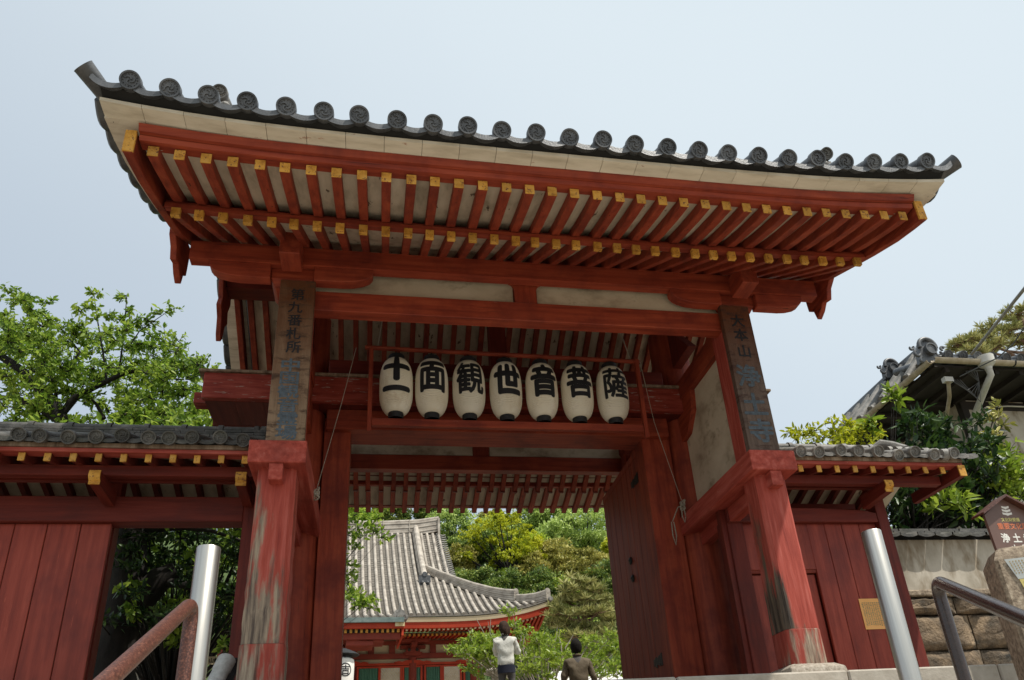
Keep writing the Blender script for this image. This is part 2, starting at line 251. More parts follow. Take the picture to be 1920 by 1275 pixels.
# ------------------------------------------------------------------ mesh helpers
FR = {}                        # where an object's origin sits in the coordinates its pieces are modelled in
class G:
    def __init__(s): s.v = []; s.f = []
    def add(s, vs, fs):
        o = len(s.v); s.v += [tuple(p) for p in vs]; s.f += [tuple(i+o for i in q) for q in fs]; return s
    def box(s, x0, x1, y0, y1, z0, z1):
        return s.add([(x, y, z) for x in (x0, x1) for y in (y0, y1) for z in (z0, z1)],
                     [(0, 1, 3, 2), (4, 6, 7, 5), (0, 4, 5, 1), (2, 3, 7, 6), (0, 2, 6, 4), (1, 5, 7, 3)])
    def prism(s, pts, ax, a0, a1):
        n = len(pts)
        def P(p, a):
            if ax == 'x': return (a, p[0], p[1])
            if ax == 'y': return (p[0], a, p[1])
            return (p[0], p[1], a)
        vs = [P(p, a0) for p in pts] + [P(p, a1) for p in pts]
        return s.add(vs, [tuple(range(n))[::-1], tuple(range(n, 2*n))] + [(i, (i+1) % n, n+(i+1) % n, n+i) for i in range(n)])
    def tube(s, path, rad, n=10, cap=True, squash=None):
        path = [Vector(p) for p in path]; k = len(path)
        if isinstance(rad, (int, float)): rad = [rad]*k
        t0 = (path[1]-path[0]).normalized(); up = Vector((0, 0, 1)) if abs(t0.z) < 0.9 else Vector((0, 1, 0))
        a = t0.cross(up).normalized(); vs = []
        for i, p in enumerate(path):
            t = (path[min(i+1, k-1)]-path[max(i-1, 0)]).normalized()
            a = (a - t*a.dot(t)).normalized(); b = t.cross(a)
            for j in range(n):
                q = 2*math.pi*j/n; vs.append(p + (a*math.cos(q) + b*math.sin(q))*rad[i])
        fs = [(i*n+j, i*n+(j+1) % n, (i+1)*n+(j+1) % n, (i+1)*n+j) for i in range(k-1) for j in range(n)]
        if cap: fs += [tuple(range(n))[::-1], tuple((k-1)*n+j for j in range(n))]
        return s.add(vs, fs)
    def lathe(s, c, prof, n=20, ax='z', a0=0, a1=2*math.pi):
        full = abs(a1-a0-2*math.pi) < 1e-6; m = n if full else n+1; vs = []
        for r, h in prof:
            for j in range(m):
                q = a0+(a1-a0)*j/n; x, y = r*math.cos(q), r*math.sin(q)
                if ax == 'z': vs.append((c[0]+x, c[1]+y, c[2]+h))
                elif ax == 'y': vs.append((c[0]+x, c[1]+h, c[2]+y))
                else: vs.append((c[0]+h, c[1]+x, c[2]+y))
        fs = []
        for i in range(len(prof)-1):
            for j in range(n):
                j2 = (j+1) % m; fs.append((i*m+j, i*m+j2, (i+1)*m+j2, (i+1)*m+j))
        if prof[0][0] > 1e-6 and full: fs.append(tuple(range(m))[::-1])
        if prof[-1][0] > 1e-6 and full: fs.append(tuple((len(prof)-1)*m+j for j in range(m)))
        return s.add(vs, fs)
    def sweepx(s, sec, xs, rise):
        """closed y-z section carried along x, lifted by rise(x)"""
        n = len(sec); vs = [(x, p[0], p[1]+rise(x)) for x in xs for p in sec]; k = len(xs)
        fs = [(i*n+j, i*n+(j+1) % n, (i+1)*n+(j+1) % n, (i+1)*n+j) for i in range(k-1) for j in range(n)]
        return s.add(vs, fs + [tuple(range(n))[::-1], tuple((k-1)*n+j for j in range(n))])
    def xf(s, M): s.v = [tuple(M @ Vector(p)) for p in s.v]; return s
    def build(s, name, mt, parent=None, bevel=0, smooth=30, jit=0):
        vs = np.array(s.v, float); c = (vs.min(0)+vs.max(0))/2
        if parent is None or not parent.get('_loc'): pass
        me = bpy.data.meshes.new(name); me.from_pydata((vs-c).tolist(), [], s.f)
        bm = bmesh.new(); bm.from_mesh(me); bmesh.ops.recalc_face_normals(bm, faces=bm.faces)
        if bevel: bmesh.ops.bevel(bm, geom=[e for e in bm.edges if len(e.link_faces) == 2 and e.calc_face_angle(0) > 0.6], offset=bevel, segments=1, affect='EDGES', clamp_overlap=True)
        bm.to_mesh(me); bm.free()
        if smooth:
            me.polygons.foreach_set('use_smooth', [True]*len(me.polygons)); me.set_sharp_from_angle(angle=R(smooth))
        me.materials.append(MAT[mt])
        return link(name, me, c, parent)
def link(name, me, c, parent=None):
    o = bpy.data.objects.new(name, me); COL.objects.link(o); FR[o.name] = Vector(c)
    if parent is not None:
        o.parent = parent; o.location = Vector(c) - FR[parent.name]
    else: o.location = Vector(c)
    return o
def tag(o, label=None, cat=None, group=None, kind=None):
    if label: o['label'] = label
    if cat: o['category'] = cat
    if group: o['group'] = group
    if kind: o['kind'] = kind
    return o
def thing(name, label, cat, loc=(0, 0, 0), rz=0, group=None, local=False):
    o = bpy.data.objects.new(name, None); COL.objects.link(o); o.location = loc; o.rotation_euler = (0, 0, rz)
    FR[o.name] = Vector((0, 0, 0)) if local else Vector(loc)
    return tag(o, label, cat, group)
def again(src, c, parent, name=None, rot=None, scale=None):
    """one more of an already built part (and its sub-parts), mesh shared"""
    o = src.copy(); COL.objects.link(o); FR[o.name] = Vector(c); o.parent = parent
    o.location = Vector(c) - (FR[parent.name] if parent else Vector((0, 0, 0)))
    if rot: o.rotation_euler = rot
    if scale: o.scale = scale
    for ch in list(src.children):
        d = ch.copy(); COL.objects.link(d); d.parent = o; FR[d.name] = FR[ch.name] + Vector(c) - FR[src.name]
    return o
def shift(src, d, parent=None, **k): return again(src, FR[src.name]+Vector(d), parent or src.parent, **k)

def text2d(body, size, bold=0.0, maxedge=None, sx=1.0):
    c = bpy.data.curves.new('t', 'FONT'); c.body = body; c.size = 1; c.resolution_u = 3
    o = bpy.data.objects.new('t', c); COL.objects.link(o)
    me = bpy.data.meshes.new_from_object(o.evaluated_get(bpy.context.evaluated_depsgraph_get()))
    bpy.data.objects.remove(o); bpy.data.curves.remove(c)
    bm = bmesh.new(); bm.from_mesh(me); bpy.data.meshes.remove(me)
    bmesh.ops.scale(bm, vec=(size, size, size), verts=bm.verts); bmesh.ops.remove_doubles(bm, verts=bm.verts, dist=size*0.0004)
    if maxedge:
        bmesh.ops.triangulate(bm, faces=bm.faces)
        for _ in range(5):
            ed = [e for e in bm.edges if e.calc_length() > maxedge]
            if not ed: break
            bmesh.ops.subdivide_edges(bm, edges=ed, cuts=1); bmesh.ops.triangulate(bm, faces=bm.faces)
    xs = [v.co.x for v in bm.verts]; ys = [v.co.y for v in bm.verts]
    cx, cy = (min(xs)+max(xs))/2, (min(ys)+max(ys))/2
    vs = [((v.co.x-cx)*sx, v.co.y-cy) for v in bm.verts]; fs = [tuple(v.index for v in f.verts) for f in bm.faces]
    bm.free(); return vs, fs
def letters(body, size, fn, name, mt, parent, bold=0.0, maxedge=None, sx=1.0, g=None):
    vs, fs = text2d(body, size, bold, maxedge, sx)
    g2 = g if g is not None else G()      # heavier strokes: the same glyph stamped round a small circle
    for k in range(8 if bold else 1):
        q = 2*math.pi*k/8; dx, dy = (bold*size*math.cos(q), bold*size*math.sin(q)) if bold else (0, 0); e = 0.00012*k
        g2.add([(p[0], p[1]-e, p[2]) for p in (fn(x+dx, y+dy) for x, y in vs)], fs)
    return g2 if g is not None else g2.build(name, mt, parent, smooth=0)

def leafset(name, P, size, mt, parent, up=0.5, rs=1, kind=None, droop=0.0, aspect=0.5, D=None, verts=4):
    """leaf-sized faces at the points P; each leaf is a pointed, folded blade"""
    r = np.random.RandomState(rs); n = len(P); P = np.asarray(P, float)
    d = r.normal(size=(n, 3)) if D is None else np.asarray(D, float) + r.normal(size=(n, 3))*0.35
    d[:, 2] -= droop; d /= np.linalg.norm(d, axis=1)[:, None]
    nn = r.normal(size=(n, 3)) + np.array([0, 0, up*3]); s = np.cross(d, nn); s /= np.linalg.norm(s, axis=1)[:, None]
    L = size*(0.65+0.7*r.rand(n))[:, None]
    if verts == 4:
        V = np.stack([P, P+d*L*0.5+s*L*aspect*0.5, P+d*L, P+d*L*0.5-s*L*aspect*0.5], 1); k = 4
        F = [(0, 1, 2, 3)]
    else:
        nz = np.cross(s, d)
        V = np.stack([P, P+d*L*0.3+s*L*aspect*0.48+nz*L*0.08, P+d*L*0.7+s*L*aspect*0.36+nz*L*0.06, P+d*L, P+d*L*0.7-s*L*aspect*0.36+nz*L*0.06, P+d*L*0.3-s*L*aspect*0.48+nz*L*0.08], 1); k = 6
        F = [(0, 1, 2, 3), (0, 3, 4, 5)]
    V = V.reshape(-1, 3); c = (V.min(0)+V.max(0))/2; V -= c
    me = bpy.data.meshes.new(name); nf = n*len(F); me.vertices.add(len(V)); me.vertices.foreach_set('co', V.ravel())
    idx = (np.arange(n)[:, None, None]*k + np.array(F)[None]).ravel()
    me.loops.add(len(idx)); me.loops.foreach_set('vertex_index', idx.astype(np.int32))
    me.polygons.add(nf); me.polygons.foreach_set('loop_start', (np.arange(nf)*4).astype(np.int32))
    me.update(calc_edges=True); me.materials.append(MAT[mt])
    o = link(name, me, c, parent)
    if kind: o['kind'] = kind
    return o
def dirs(r, n):
    d = r.normal(size=(n, 3)); return d/np.linalg.norm(d, axis=1)[:, None]
# ------------------------------------------------------------------ ground, stairs, platform
def st(name, g, mt, **k): return tag(g.build(name, mt, None, **k), kind='structure')
st('ground', G().box(-300, 300, -120, 300, -2.6, -1.85), 'gravel')
court = G(); court.box(-60, 60, -0.2, 6.8, -1.8, 0.74); st('courtyard_ground', court, 'gravel')
st('courtyard_terrace', G().box(-60, 60, 6.8, 40, -1.8, 1.45), 'gravel')
pf = tag(bpy.data.objects.new('stone_platform', None), kind='structure'); COL.objects.link(pf); pf.location = (0, -0.5, 0.7); FR[pf.name] = Vector(pf.location)
G().box(-3.2, 4.4, -0.62, 5.0, -1.7, 0.742).build('platform_core', 'gravel', pf)
x = -3.25
for wd in (1.35, 1.2, 1.5, 1.3, 1.25, 1.1): G().box(x, x+wd-0.008, -0.75, -0.36, 0.57, 0.765).build('coping_stone', 'stair_stone', pf, bevel=0.012); x += wd
stairs = tag(bpy.data.objects.new('stone_stairs', None), kind='structure'); COL.objects.link(stairs); stairs.location = (-0.4, -3.5, -0.6); FR[stairs.name] = Vector(stairs.location)
for i in range(15):
    y = -1.16-0.4*i; z = 0.62-0.165*i
    G().box(-2.7, 1.95, y, y+0.43, z-0.2, z).build('stair_step', 'stair_stone', stairs, bevel=0.01)

# ------------------------------------------------------------------ the gate
YC = 1.25; ZF = 0.97
gate = thing('temple_gate', 'large red wooden temple gate with grey tiled roof and yellow rafter ends', 'gate', (0, YC, 0.95))
def my(y): return 2*YC-y                       # mirror front to rear
def yr(y, s): return y if s < 0 else my(y)
def rise(k): return lambda x: k*(min(abs(x), 3.05)/2.85)**4
XS = [(-2.95+5.9*i/44) for i in range(45)]
# columns
def octa(cx, cy, h, ch): return [(cx-h+ch, cy-h), (cx+h-ch, cy-h), (cx+h, cy-h+ch), (cx+h, cy+h-ch), (cx+h-ch, cy+h), (cx-h+ch, cy+h), (cx-h, cy+h-ch), (cx-h, cy-h+ch)]
def column(cx, cy, mt, foot, rough):
    g = G(); r = random.Random(int(cx*7+cy*3)); zs = [1.13+0.072*i for i in range(18)]+[2.4, 2.54, 2.56, 3.0, 4.07]; n = len(zs)
    for k, z in enumerate(zs):
        wob = rough*max(0, 1-(z-1.1)/1.3)
        up_ = z > 2.55; ux = (1 if cx > 0 else -1)*1.955 if up_ else cx
        for j, (a, b) in enumerate(octa(ux, cy, 0.122 if up_ else 0.142+0.004*math.sin(z*2), 0.02 if up_ else 0.035)):
            q = r.uniform(-1, 1)*wob; q2 = r.uniform(-1, 1)*wob
            g.v.append((a+q, b+q2, z))
    g.f += [(i*8+j, i*8+(j+1) % 8, i*8+8+(j+1) % 8, i*8+8+j) for i in range(n-1) for j in range(8)]+[tuple(range(8))[::-1], tuple((n-1)*8+j for j in range(8))]
    o = g.build('column', mt, gate, smooth=20)
    G().prism(octa(cx, cy, 0.148, 0.035), 'z', 0.86, 1.128).build('column_footing', foot, gate, bevel=0.004)
    p = G(); a, b, z0, z1 = 0.235, 0.175, 0.765, 0.86
    p.add([(cx+q*w_, cy+t*w_, z) for z, w_ in ((z0, a), (z1-0.03, a-0.01), (z1, b)) for q, t in ((-1, -1), (1, -1), (1, 1), (-1, 1))],
          [(3, 2, 1, 0), (8, 9, 10, 11)]+[(i*4+j, i*4+(j+1) % 4, i*4+4+(j+1) % 4, i*4+4+j) for i in (0, 1) for j in range(4)])
    p.build('column_plinth', 'granite', gate, bevel=0.006)
    return o
c0 = column(-2.0, -0.315, 'left_column', 'footing_wood', 0.007); c0['label'] = 'weathered square column with bare grey wood at its foot'
c1 = column(2.0, -0.315, 'right_column', 'footing_wood', 0.003); c1['label'] = 'square column with a blackened stripe down its corner'
for s in (-1, 1): column(s*2.0, my(-0.315), 'red_z', 'footing_wood', 0.0)
for s in (-1, 1):
    G().lathe((s*2.02, YC-0.02, 0), [(0.24, 0.765), (0.235, 0.9), (0.225, 2.5), (0.215, 4.9)], 40).build('main_pillar', 'red_z', gate)
    G().box(1.49 if s > 0 else -1.545, s*1.80, 1.10, 1.36, 0.765, 3.66).build('door_jamb', 'red_z', gate, bevel=0.006)
    # tie beams from front column to rear column, with blunt nose
    for t in (-1, 1):
        G().box(s*1.785, s*2.198, *sorted((yr(-0.564, t), yr(1.17, t))), 2.422, 2.603).build('tie_beam', 'faded_red_y', gate, bevel=0.006)
        G().box(s*1.945, s*2.045, *sorted((yr(-0.55, t), yr(1.10, t))), 2.29, 2.421).build('lower_tie_beam', 'faded_red_y', gate, bevel=0.003)
        # side wall of plaster above the tie beam
        G().box(s*1.97, s*2.03, *sorted((yr(-0.17, t), yr(1.06, t))), 2.603, 4.07).build('side_plaster_panel', 'plaster', gate)
        G().box(s*1.90, s*2.10, *sorted((yr(-0.17, t), yr(1.05, t))), 3.86, 4.08).build('side_beam', 'red_y', gate, bevel=0.005)
        y0, y1 = yr(0.62, t), yr(1.03, t)
        G().prism([(y0, 3.858), (y1, 3.858), (y1, 3.44), (yr(0.86, t), 3.46), (yr(0.66, t), 3.64)], 'x', s*1.915, s*2.085).build('side_bracket', 'red_y', gate, bevel=0.004)
# beams, capitals, corbels, purlins at front and rear
for s in (-1, 1):
    B = lambda x0, x1, y0, y1, z0, z1: G().box(x0, x1, *sorted((yr(y0, s), yr(y1, s))), z0, z1)
    B(-1.862, 1.862, -0.448, -0.32, 3.871, 4.065).build('head_beam', 'red_x', gate, bevel=0.006)
    sec = [(yr(-0.574, s), 4.236), (yr(-0.47, s), 4.236), (yr(-0.47, s), 4.41), (yr(-0.574, s), 4.41)]
    G().sweepx(sec, XS[1:-1], lambda x: 0).build('eave_purlin', 'red_x', gate)
    for t in (-1, 1):
        # plaster panels with the strut between them
        G().box(*sorted((t*0.11, t*1.86)), *sorted((yr(-0.40, s), yr(-0.36, s))), 4.066, 4.43).build('plaster_panel', 'plaster', gate)
        cx = t*2.0
        G().add([(cx+q*w_, yr(-0.33+p*w_, s), z) for z, w_ in ((4.065, 0.135), (4.13, 0.175), (4.235, 0.175)) for q, p in ((-1, -1), (1, -1), (1, 1), (-1, 1))],
                [(3, 2, 1, 0), (8, 9, 10, 11)]+[(i*4+j, i*4+(j+1) % 4, i*4+4+(j+1) % 4, i*4+4+j) for i in (0, 1) for j in range(4)]).build('bearing_block', 'red_x', gate, bevel=0.006)
        # boat shaped corbel under the purlin
        pr = [0, 0, 0, 0, 0, (0.42, 4.095), (0.50, 4.103), (0.58, 4.125), (0.63, 4.155), (0.655, 4.19), (0.66, 4.235)]
        for q in (-1, 1):
            pq = [(cx+q*0.176, 4.235), (cx+q*0.176, 4.095)]+[(cx+q*a, z) for a, z in pr[5:]]
            G().prism(pq, 'y', *sorted((yr(-0.555, s), yr(-0.45, s)))).build('corbel', 'red_x', gate, bevel=0.004)
        # beam nose through the capital towards the front
        B(cx-0.08, cx+0.08, -0.82, -0.575, 4.15, 4.37).build('beam_nose', 'red_y', gate, bevel=0.006)
        # carved board covering the purlin end
        e = [(-0.72, 4.46), (-0.70, 4.30), (-0.62, 4.24), (-0.58, 4.14), (-0.50, 4.16), (-0.44, 4.10), (-0.36, 4.06), (-0.33, 4.18), (-0.26, 4.22), (-0.24, 4.52)]
        G().prism([(yr(a, s), b+0.06) for a, b in e], 'x', *sorted((t*2.905, t*2.955))).build('purlin_end_board', 'red_y', gate, bevel=0.005)
    pr = [(-0.10, 4.066), (0.10, 4.066), (0.10, 4.22), (0.12, 4.27), (0.155, 4.29), (0.155, 4.45), (-0.155, 4.45), (-0.155, 4.29), (-0.12, 4.27), (-0.10, 4.22)]
    G().prism(pr, 'y', *sorted((yr(-0.44, s), yr(-0.358, s)))).build('middle_strut', 'red_z', gate, bevel=0.005)
# lintel box across the main pillars, running out past them on both sides
G().box(-2.93, 2.93, 0.86, 0.93, 3.72, 4.00).build('lintel_face', 'worn_red', gate, bevel=0.006)
G().box(-2.98, 2.98, 0.84, 1.50, 4.002, 4.03).build('lintel_cap', 'old_wood', gate, bevel=0.003)
for i in range(22):
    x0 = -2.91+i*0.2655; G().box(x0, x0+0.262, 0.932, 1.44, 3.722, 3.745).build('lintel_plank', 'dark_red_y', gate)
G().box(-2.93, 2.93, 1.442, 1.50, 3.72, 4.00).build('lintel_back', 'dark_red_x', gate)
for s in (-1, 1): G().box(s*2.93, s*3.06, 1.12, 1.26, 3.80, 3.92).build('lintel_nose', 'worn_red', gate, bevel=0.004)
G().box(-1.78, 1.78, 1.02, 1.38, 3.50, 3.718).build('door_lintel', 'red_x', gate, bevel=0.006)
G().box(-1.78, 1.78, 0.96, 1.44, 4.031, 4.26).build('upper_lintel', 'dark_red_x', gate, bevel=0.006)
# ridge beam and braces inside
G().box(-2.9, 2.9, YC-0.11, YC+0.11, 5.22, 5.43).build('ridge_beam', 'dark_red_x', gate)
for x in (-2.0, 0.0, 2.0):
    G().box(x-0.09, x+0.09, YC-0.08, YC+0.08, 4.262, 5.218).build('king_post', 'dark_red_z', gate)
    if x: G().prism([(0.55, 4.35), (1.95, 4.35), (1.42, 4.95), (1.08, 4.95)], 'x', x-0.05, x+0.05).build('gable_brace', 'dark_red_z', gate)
for s in (-1, 1):
    # gable ornament hanging from the ridge
    e = [(-0.20, 5.42), (0.20, 5.42), (0.22, 5.20), (0.14, 5.06), (0.19, 4.94), (0.09, 4.84), (0.05, 4.66), (0, 4.60), (-0.05, 4.66), (-0.09, 4.84), (-0.19, 4.94), (-0.14, 5.06), (-0.22, 5.20)]
    G().prism([(YC+a, b) for a, b in e], 'x', *sorted((s*2.91, s*2.96))).build('gable_pendant', 'red_z', gate, bevel=0.005)
# roof geometry: heights as a function of the distance from the ridge
def zl(d):            # underside of the lower rafters
    return 5.50-0.60*d if d < 1.82 else 4.408-0.60*(d-1.82)+0.03*max(0, (d-1.82))**2
def zu(d):            # underside of the flying rafters
    return 3.905+0.24*(3.19-d)+0.10*(3.19-d)**2
NR = 34; xr = [-2.732+i*5.464/(NR-1) for i in range(NR)]
ds = [0.02, 0.9, 1.82, 2.1, 2.35, 2.575]
for s in (-1, 1):
    yy = lambda d: YC+s*d
    g = G(); low = [(yy(d), zl(d)) for d in ds]; top = [(yy(d), zl(d)+(0.088 if d < 2.5 else 0.072)) for d in reversed(ds)]
    g.prism(low+top, 'x', -0.030, 0.030); rf = g.build('rafter', 'red_y', gate, bevel=0.004)
    dl = 2.578; g = G().box(-0.0315, 0.0315, *sorted((yy(dl-0.030), yy(dl+0.004))), zl(2.575)-0.0015, zl(2.575)+0.0735)
    tp = g.build('rafter_tip', 'yellow_paint' if s < 0 else 'dark_red_y', rf, bevel=0.002)
    # thin yellow band seen from below on the end
    du = [2.46, 2.7, 3.0, 3.19]
    g = G().prism([(yy(d), zu(d)) for d in du]+[(yy(d), zu(d)+0.080) for d in reversed(du)], 'x', -0.0325, 0.0325)
    uf = g.build('flying_rafter', 'red_y', gate, bevel=0.004)
    g = G().box(-0.0335, 0.0335, *sorted((yy(3.187), yy(3.195))), zu(3.19)-0.001, zu(3.19)+0.0805); ut = g.build('rafter_tip', 'yellow_paint' if s < 0 else 'dark_red_y', uf, bevel=0.002)
    bl, bu = FR[rf.name].copy(), FR[uf.name].copy()
    for i, x in enumerate(xr):
        kl, ku = rise(0.045)(x), rise(0.065)(x); jx = rnd.uniform(-0.004, 0.004)
        for src, base, k in ((rf, bl, kl), (uf, bu, ku)):
            if i == 0:
                src.location += Vector((x, 0, k)); FR[src.name] = base+Vector((x, 0, k))
                for ch in src.children: FR[ch.name] = FR[ch.name]+Vector((x, 0, k))
            else: again(src, base+Vector((x+jx, 0, k+rnd.uniform(-0.002, 0.002))), gate, rot=(0, 0, rnd.uniform(-0.004, 0.004)))
    # soffit boards between the rafters, one per gap and tier
    for i in range(NR-1):
        xa, xb = xr[i], xr[i+1]; k = rise(0.045)((xa+xb)/2); ku = rise(0.065)((xa+xb)/2)
        a = [(yy(d), zl(d)+0.089+k) for d in ds[:-1]+[2.51]]; G().prism(a+[(p, q+0.015) for p, q in reversed(a)], 'x', xa+0.002, xb-0.002).build('soffit_board', 'soffit_board', gate)
        a = [(yy(d), zu(d)+0.083+ku) for d in (2.44, 2.8, 3.16)]; G().prism(a+[(p, q+0.012) for p, q in reversed(a)], 'x', xa+0.002, xb-0.002).build('soffit_board', 'soffit_board', gate)
    P = lambda l: [(yy(d), z) for d, z in l]
    zt = zl(2.575)+0.073
    G().sweepx(P([(2.42, zt+0.10), (2.445, zt+0.09), (2.445, zt+0.22), (2.42, zt+0.22)]), XS[1:-1], rise(0.05)).build('eave_filler', 'dark_red_x', gate)
    G().sweepx(P([(2.52, zt+0.004), (2.575, zt+0.002), (2.575, zt+0.040), (2.52, zt+0.042)]), XS[1:-1], rise(0.05)).build('eave_batten', 'red_x', gate)
    G().sweepx(P([(2.50, zt+0.044), (2.560, zt+0.042), (2.555, zt+0.074), (2.50, zt+0.078)]), XS[1:-1], rise(0.05)).build('eave_batten', 'red_x', gate)
    G().sweepx(P([(3.14, 3.989), (3.225, 3.989), (3.235, 4.024), (3.14, 4.025)]), XS[1:-1], rise(0.07)).build('eave_board', 'red_x', gate)
    G().sweepx(P([(3.14, 4.026), (3.262, 4.026), (3.285, 4.072), (3.14, 4.072)]), XS[1:-1], rise(0.075)).build('eave_board', 'red_x', gate)
    # cream boards under the tiles, short lengths side by side
    nb = 24; xb = [-3.03+6.06*i/nb for i in range(nb+1)]
    for i in range(nb):
        xa, xc = xb[i]+0.0015, xb[i+1]-0.0015; xm = (xa+xc)/2; dz = rnd.uniform(-0.001, 0.002)
        G().sweepx(P([(3.06, 4.074+dz), (3.30, 4.074+dz), (3.388, 4.082+dz), (3.392, 4.106+dz), (3.06, 4.13+dz)]), [xa, xm, xc], rise(0.09)).build('cream_eave_board', 'cream_board', gate)
    G().sweepx(P([(3.06, 4.11), (3.37, 4.108), (3.43, 4.15), (3.42, 4.165), (3.06, 4.2)]), [x*1.025 for x in XS], rise(0.105)).build('tile_bed', 'tile_bed', gate)
# verges: barge boards with yellow ends, cream boards and verge tiles outside them
def zv(d): return zl(d)+0.075 if d < 2.0 else (zu(d)+0.05 if d > 2.8 else (zl(2.0)+0.075)*(2.8-d)/0.8+(zu(2.8)+0.05)*(d-2.0)/0.8)
for s in (-1, 1):
    for t in (-1, 1):
        D_ = [0, 0.5, 1.0, 1.5, 2.0, 2.3, 2.6, 2.9, 3.1, 3.235]; yy = lambda d: YC+s*d
        lift = lambda d: 0.065*(d/3.2)**3
        a = [(yy(d), zv(d)-0.08+lift(d)) for d in D_]; b = [(yy(d), zv(d)+0.105+lift(d)) for d in reversed(D_)]
        bb = G().prism(a+b, 'x', *sorted((t*2.835, t*2.895))).build('barge_board', 'red_y', gate, bevel=0.004)
        z = zv(3.235)+lift(3.235); G().box(*sorted((t*2.831, t*2.899)), *sorted((yy(3.225), yy(3.245))), z-0.075, z+0.105).build('yellow_end', 'yellow_paint', bb, bevel=0.003)
        for k in range(14):
            d0, d1 = k*0.235+0.02, (k+1)*0.235+0.017; d1 = min(d1, 3.27); lf2 = lambda d: lift(d)+0.055*(d/3.2)**5; q0, q1 = zv(d0)+0.108+lf2(d0), zv(d1)+0.108+lf2(d1)
            G().add([(t*xx, yy(d), q+h) for xx in (2.80, 3.03) for d, q in ((d0, q0), (d1, q1)) for h in (0, 0.035)],
                    [(0, 1, 3, 2), (4, 6, 7, 5), (0, 4, 5, 1), (2, 3, 7, 6), (0, 2, 6, 4), (1, 5, 7, 3)]).build('verge_board', 'cream_board', gate)
            # hanging verge tile: a curved lip
            g = G(); n = 6
            for kk, (xx, rr) in enumerate(((3.0, 0.0), (3.085, 0.0), (3.10, -0.03), (3.085, -0.045), (3.0, -0.04))):
                for j in range(n+1):
                    d = d0+(d1+0.03-d0)*j/n; zz = q0+(q1-q0)*j/n+0.075+0.04*(d/3.2)**5-0.055*math.sin(math.pi*j/n)*(1 if rr else 0.6)+0.03*(j/n)
                    g.v.append((t*xx, yy(d), zz+rr))
            m5 = n+1; g.f += [(i*m5+j, i*m5+j+1, ((i+1) % 5)*m5+j+1, ((i+1) % 5)*m5+j) for i in range(5) for j in range(n)]
            g.f += [(4*m5, 3*m5, 2*m5, m5, 0), (n, m5+n, 2*m5+n, 3*m5+n, 4*m5+n)]
            g.build('verge_tile', 'roof_tile', gate)
        pth = [(t*2.985, yy(d), zv(d)+0.225+lift(d)) for d in [0.0, 0.6, 1.2, 1.8, 2.4, 3.0, 3.25]]
        G().tube(pth, 0.058, 12).build('verge_cover_tile', 'roof_tile', gate)
        # flaring corner tile
        c = Vector((t*3.02, yy(3.33), 4.30)); e = Vector((t*3.15, yy(3.44), 4.37)) if t > 0 else Vector((t*3.135, yy(3.46), 4.40))
        G().tube([Vector((t*2.86, yy(3.12), 4.262)), c, e-(e-c)*0.02, e], [0.050, 0.054, 0.064, 0.066], 20).build('corner_tile', 'roof_tile', gate)
# round eave tiles with comma crest, and dished pan tiles between them
def crest(g, c, r, ang=0.0):
    """three comma swirls and a ring of studs in low relief on a disc facing -y"""
    for k in range(3):
        a0 = ang+k*2*math.pi/3; L_ = []; Rr = []
        for j in range(8):
            q = a0+j*0.33; rr = r*(0.10+0.62*j/7); w_ = r*0.15*(1-j/8.0)+0.001
            L_.append((rr+w_, q)); Rr.append((rr-w_, q))
        pts = [(p*math.cos(q), p*math.sin(q)) for p, q in L_+Rr[::-1]]; n = len(pts)
        g.add([(c[0]+a, c[1]-0.004, c[2]+b) for a, b in pts]+[(c[0]+a*0.97, c[1]-0.0085, c[2]+b*0.97) for a, b in pts],
              [tuple(n+i for i in (j, j+1, 14-j, 15-j)) for j in range(7)]+[(i, (i+1) % n, n+(i+1) % n, n+i) for i in range(n)])
    for k in range(14):
        q = 2*math.pi*k/14; x, z = c[0]+r*0.84*math.cos(q), c[2]+r*0.84*math.sin(q); h = r*0.06
        g.add([(x-h, c[1]-0.003, z-h), (x+h, c[1]-0.003, z-h), (x+h, c[1]-0.003, z+h), (x-h, c[1]-0.003, z+h), (x, c[1]-0.010, z)], [(0, 1, 4), (1, 2, 4), (2, 3, 4), (3, 0, 4)])
TILT = R(20)
def disc_tile(r, ln, slope, ang=0.0):
    g = G(); g.lathe((0, 0, 0), [(0.0, -0.0), (r*0.80, 0.0), (r*0.84, -0.010), (r, -0.011), (r*1.02, 0.0), (r*1.02, 0.035), (r*0.9, 0.05)], 28, ax='y')
    crest(g, (0, 0.001, 0), r*0.80, ang)
    pts = []; n = 12
    ca, sa = math.cos(TILT), math.sin(TILT); g.v = [(x, y*ca-z*sa, y*sa+z*ca) for x, y, z in g.v]
    g.tube([(0, 0.03, 0.006), (0, ln*0.5, ln*0.5*slope-0.002), (0, ln, ln*slope)], r*0.88, 18)
    return g
def pan_front(w_, depth, sag, slope, thick=0.03):
    g = G(); n = 10
    for y, zz in ((0, 0), (0.012, 0), (depth, depth*slope)):
        for h in (0, thick):
            for j in range(n+1):
                u = -1+2*j/n; g.v.append((u*w_/2, y if not (y == 0 and h) else 0.0, zz-sag*(1-u*u)+h-(0.012 if h == 0 and y < 0.01 else 0)))
    m5 = n+1
    def row(a, b): g.f.extend([(a*m5+j, a*m5+j+1, b*m5+j+1, b*m5+j) for j in range(n)])
    row(0, 1); row(0, 2); row(2, 4); row(1, 3); row(3, 5); row(4, 5)
    return g
ND = 25; xd = [-2.84+i*5.68/(ND-1) for i in range(ND)]
rz_ = rise(0.12)
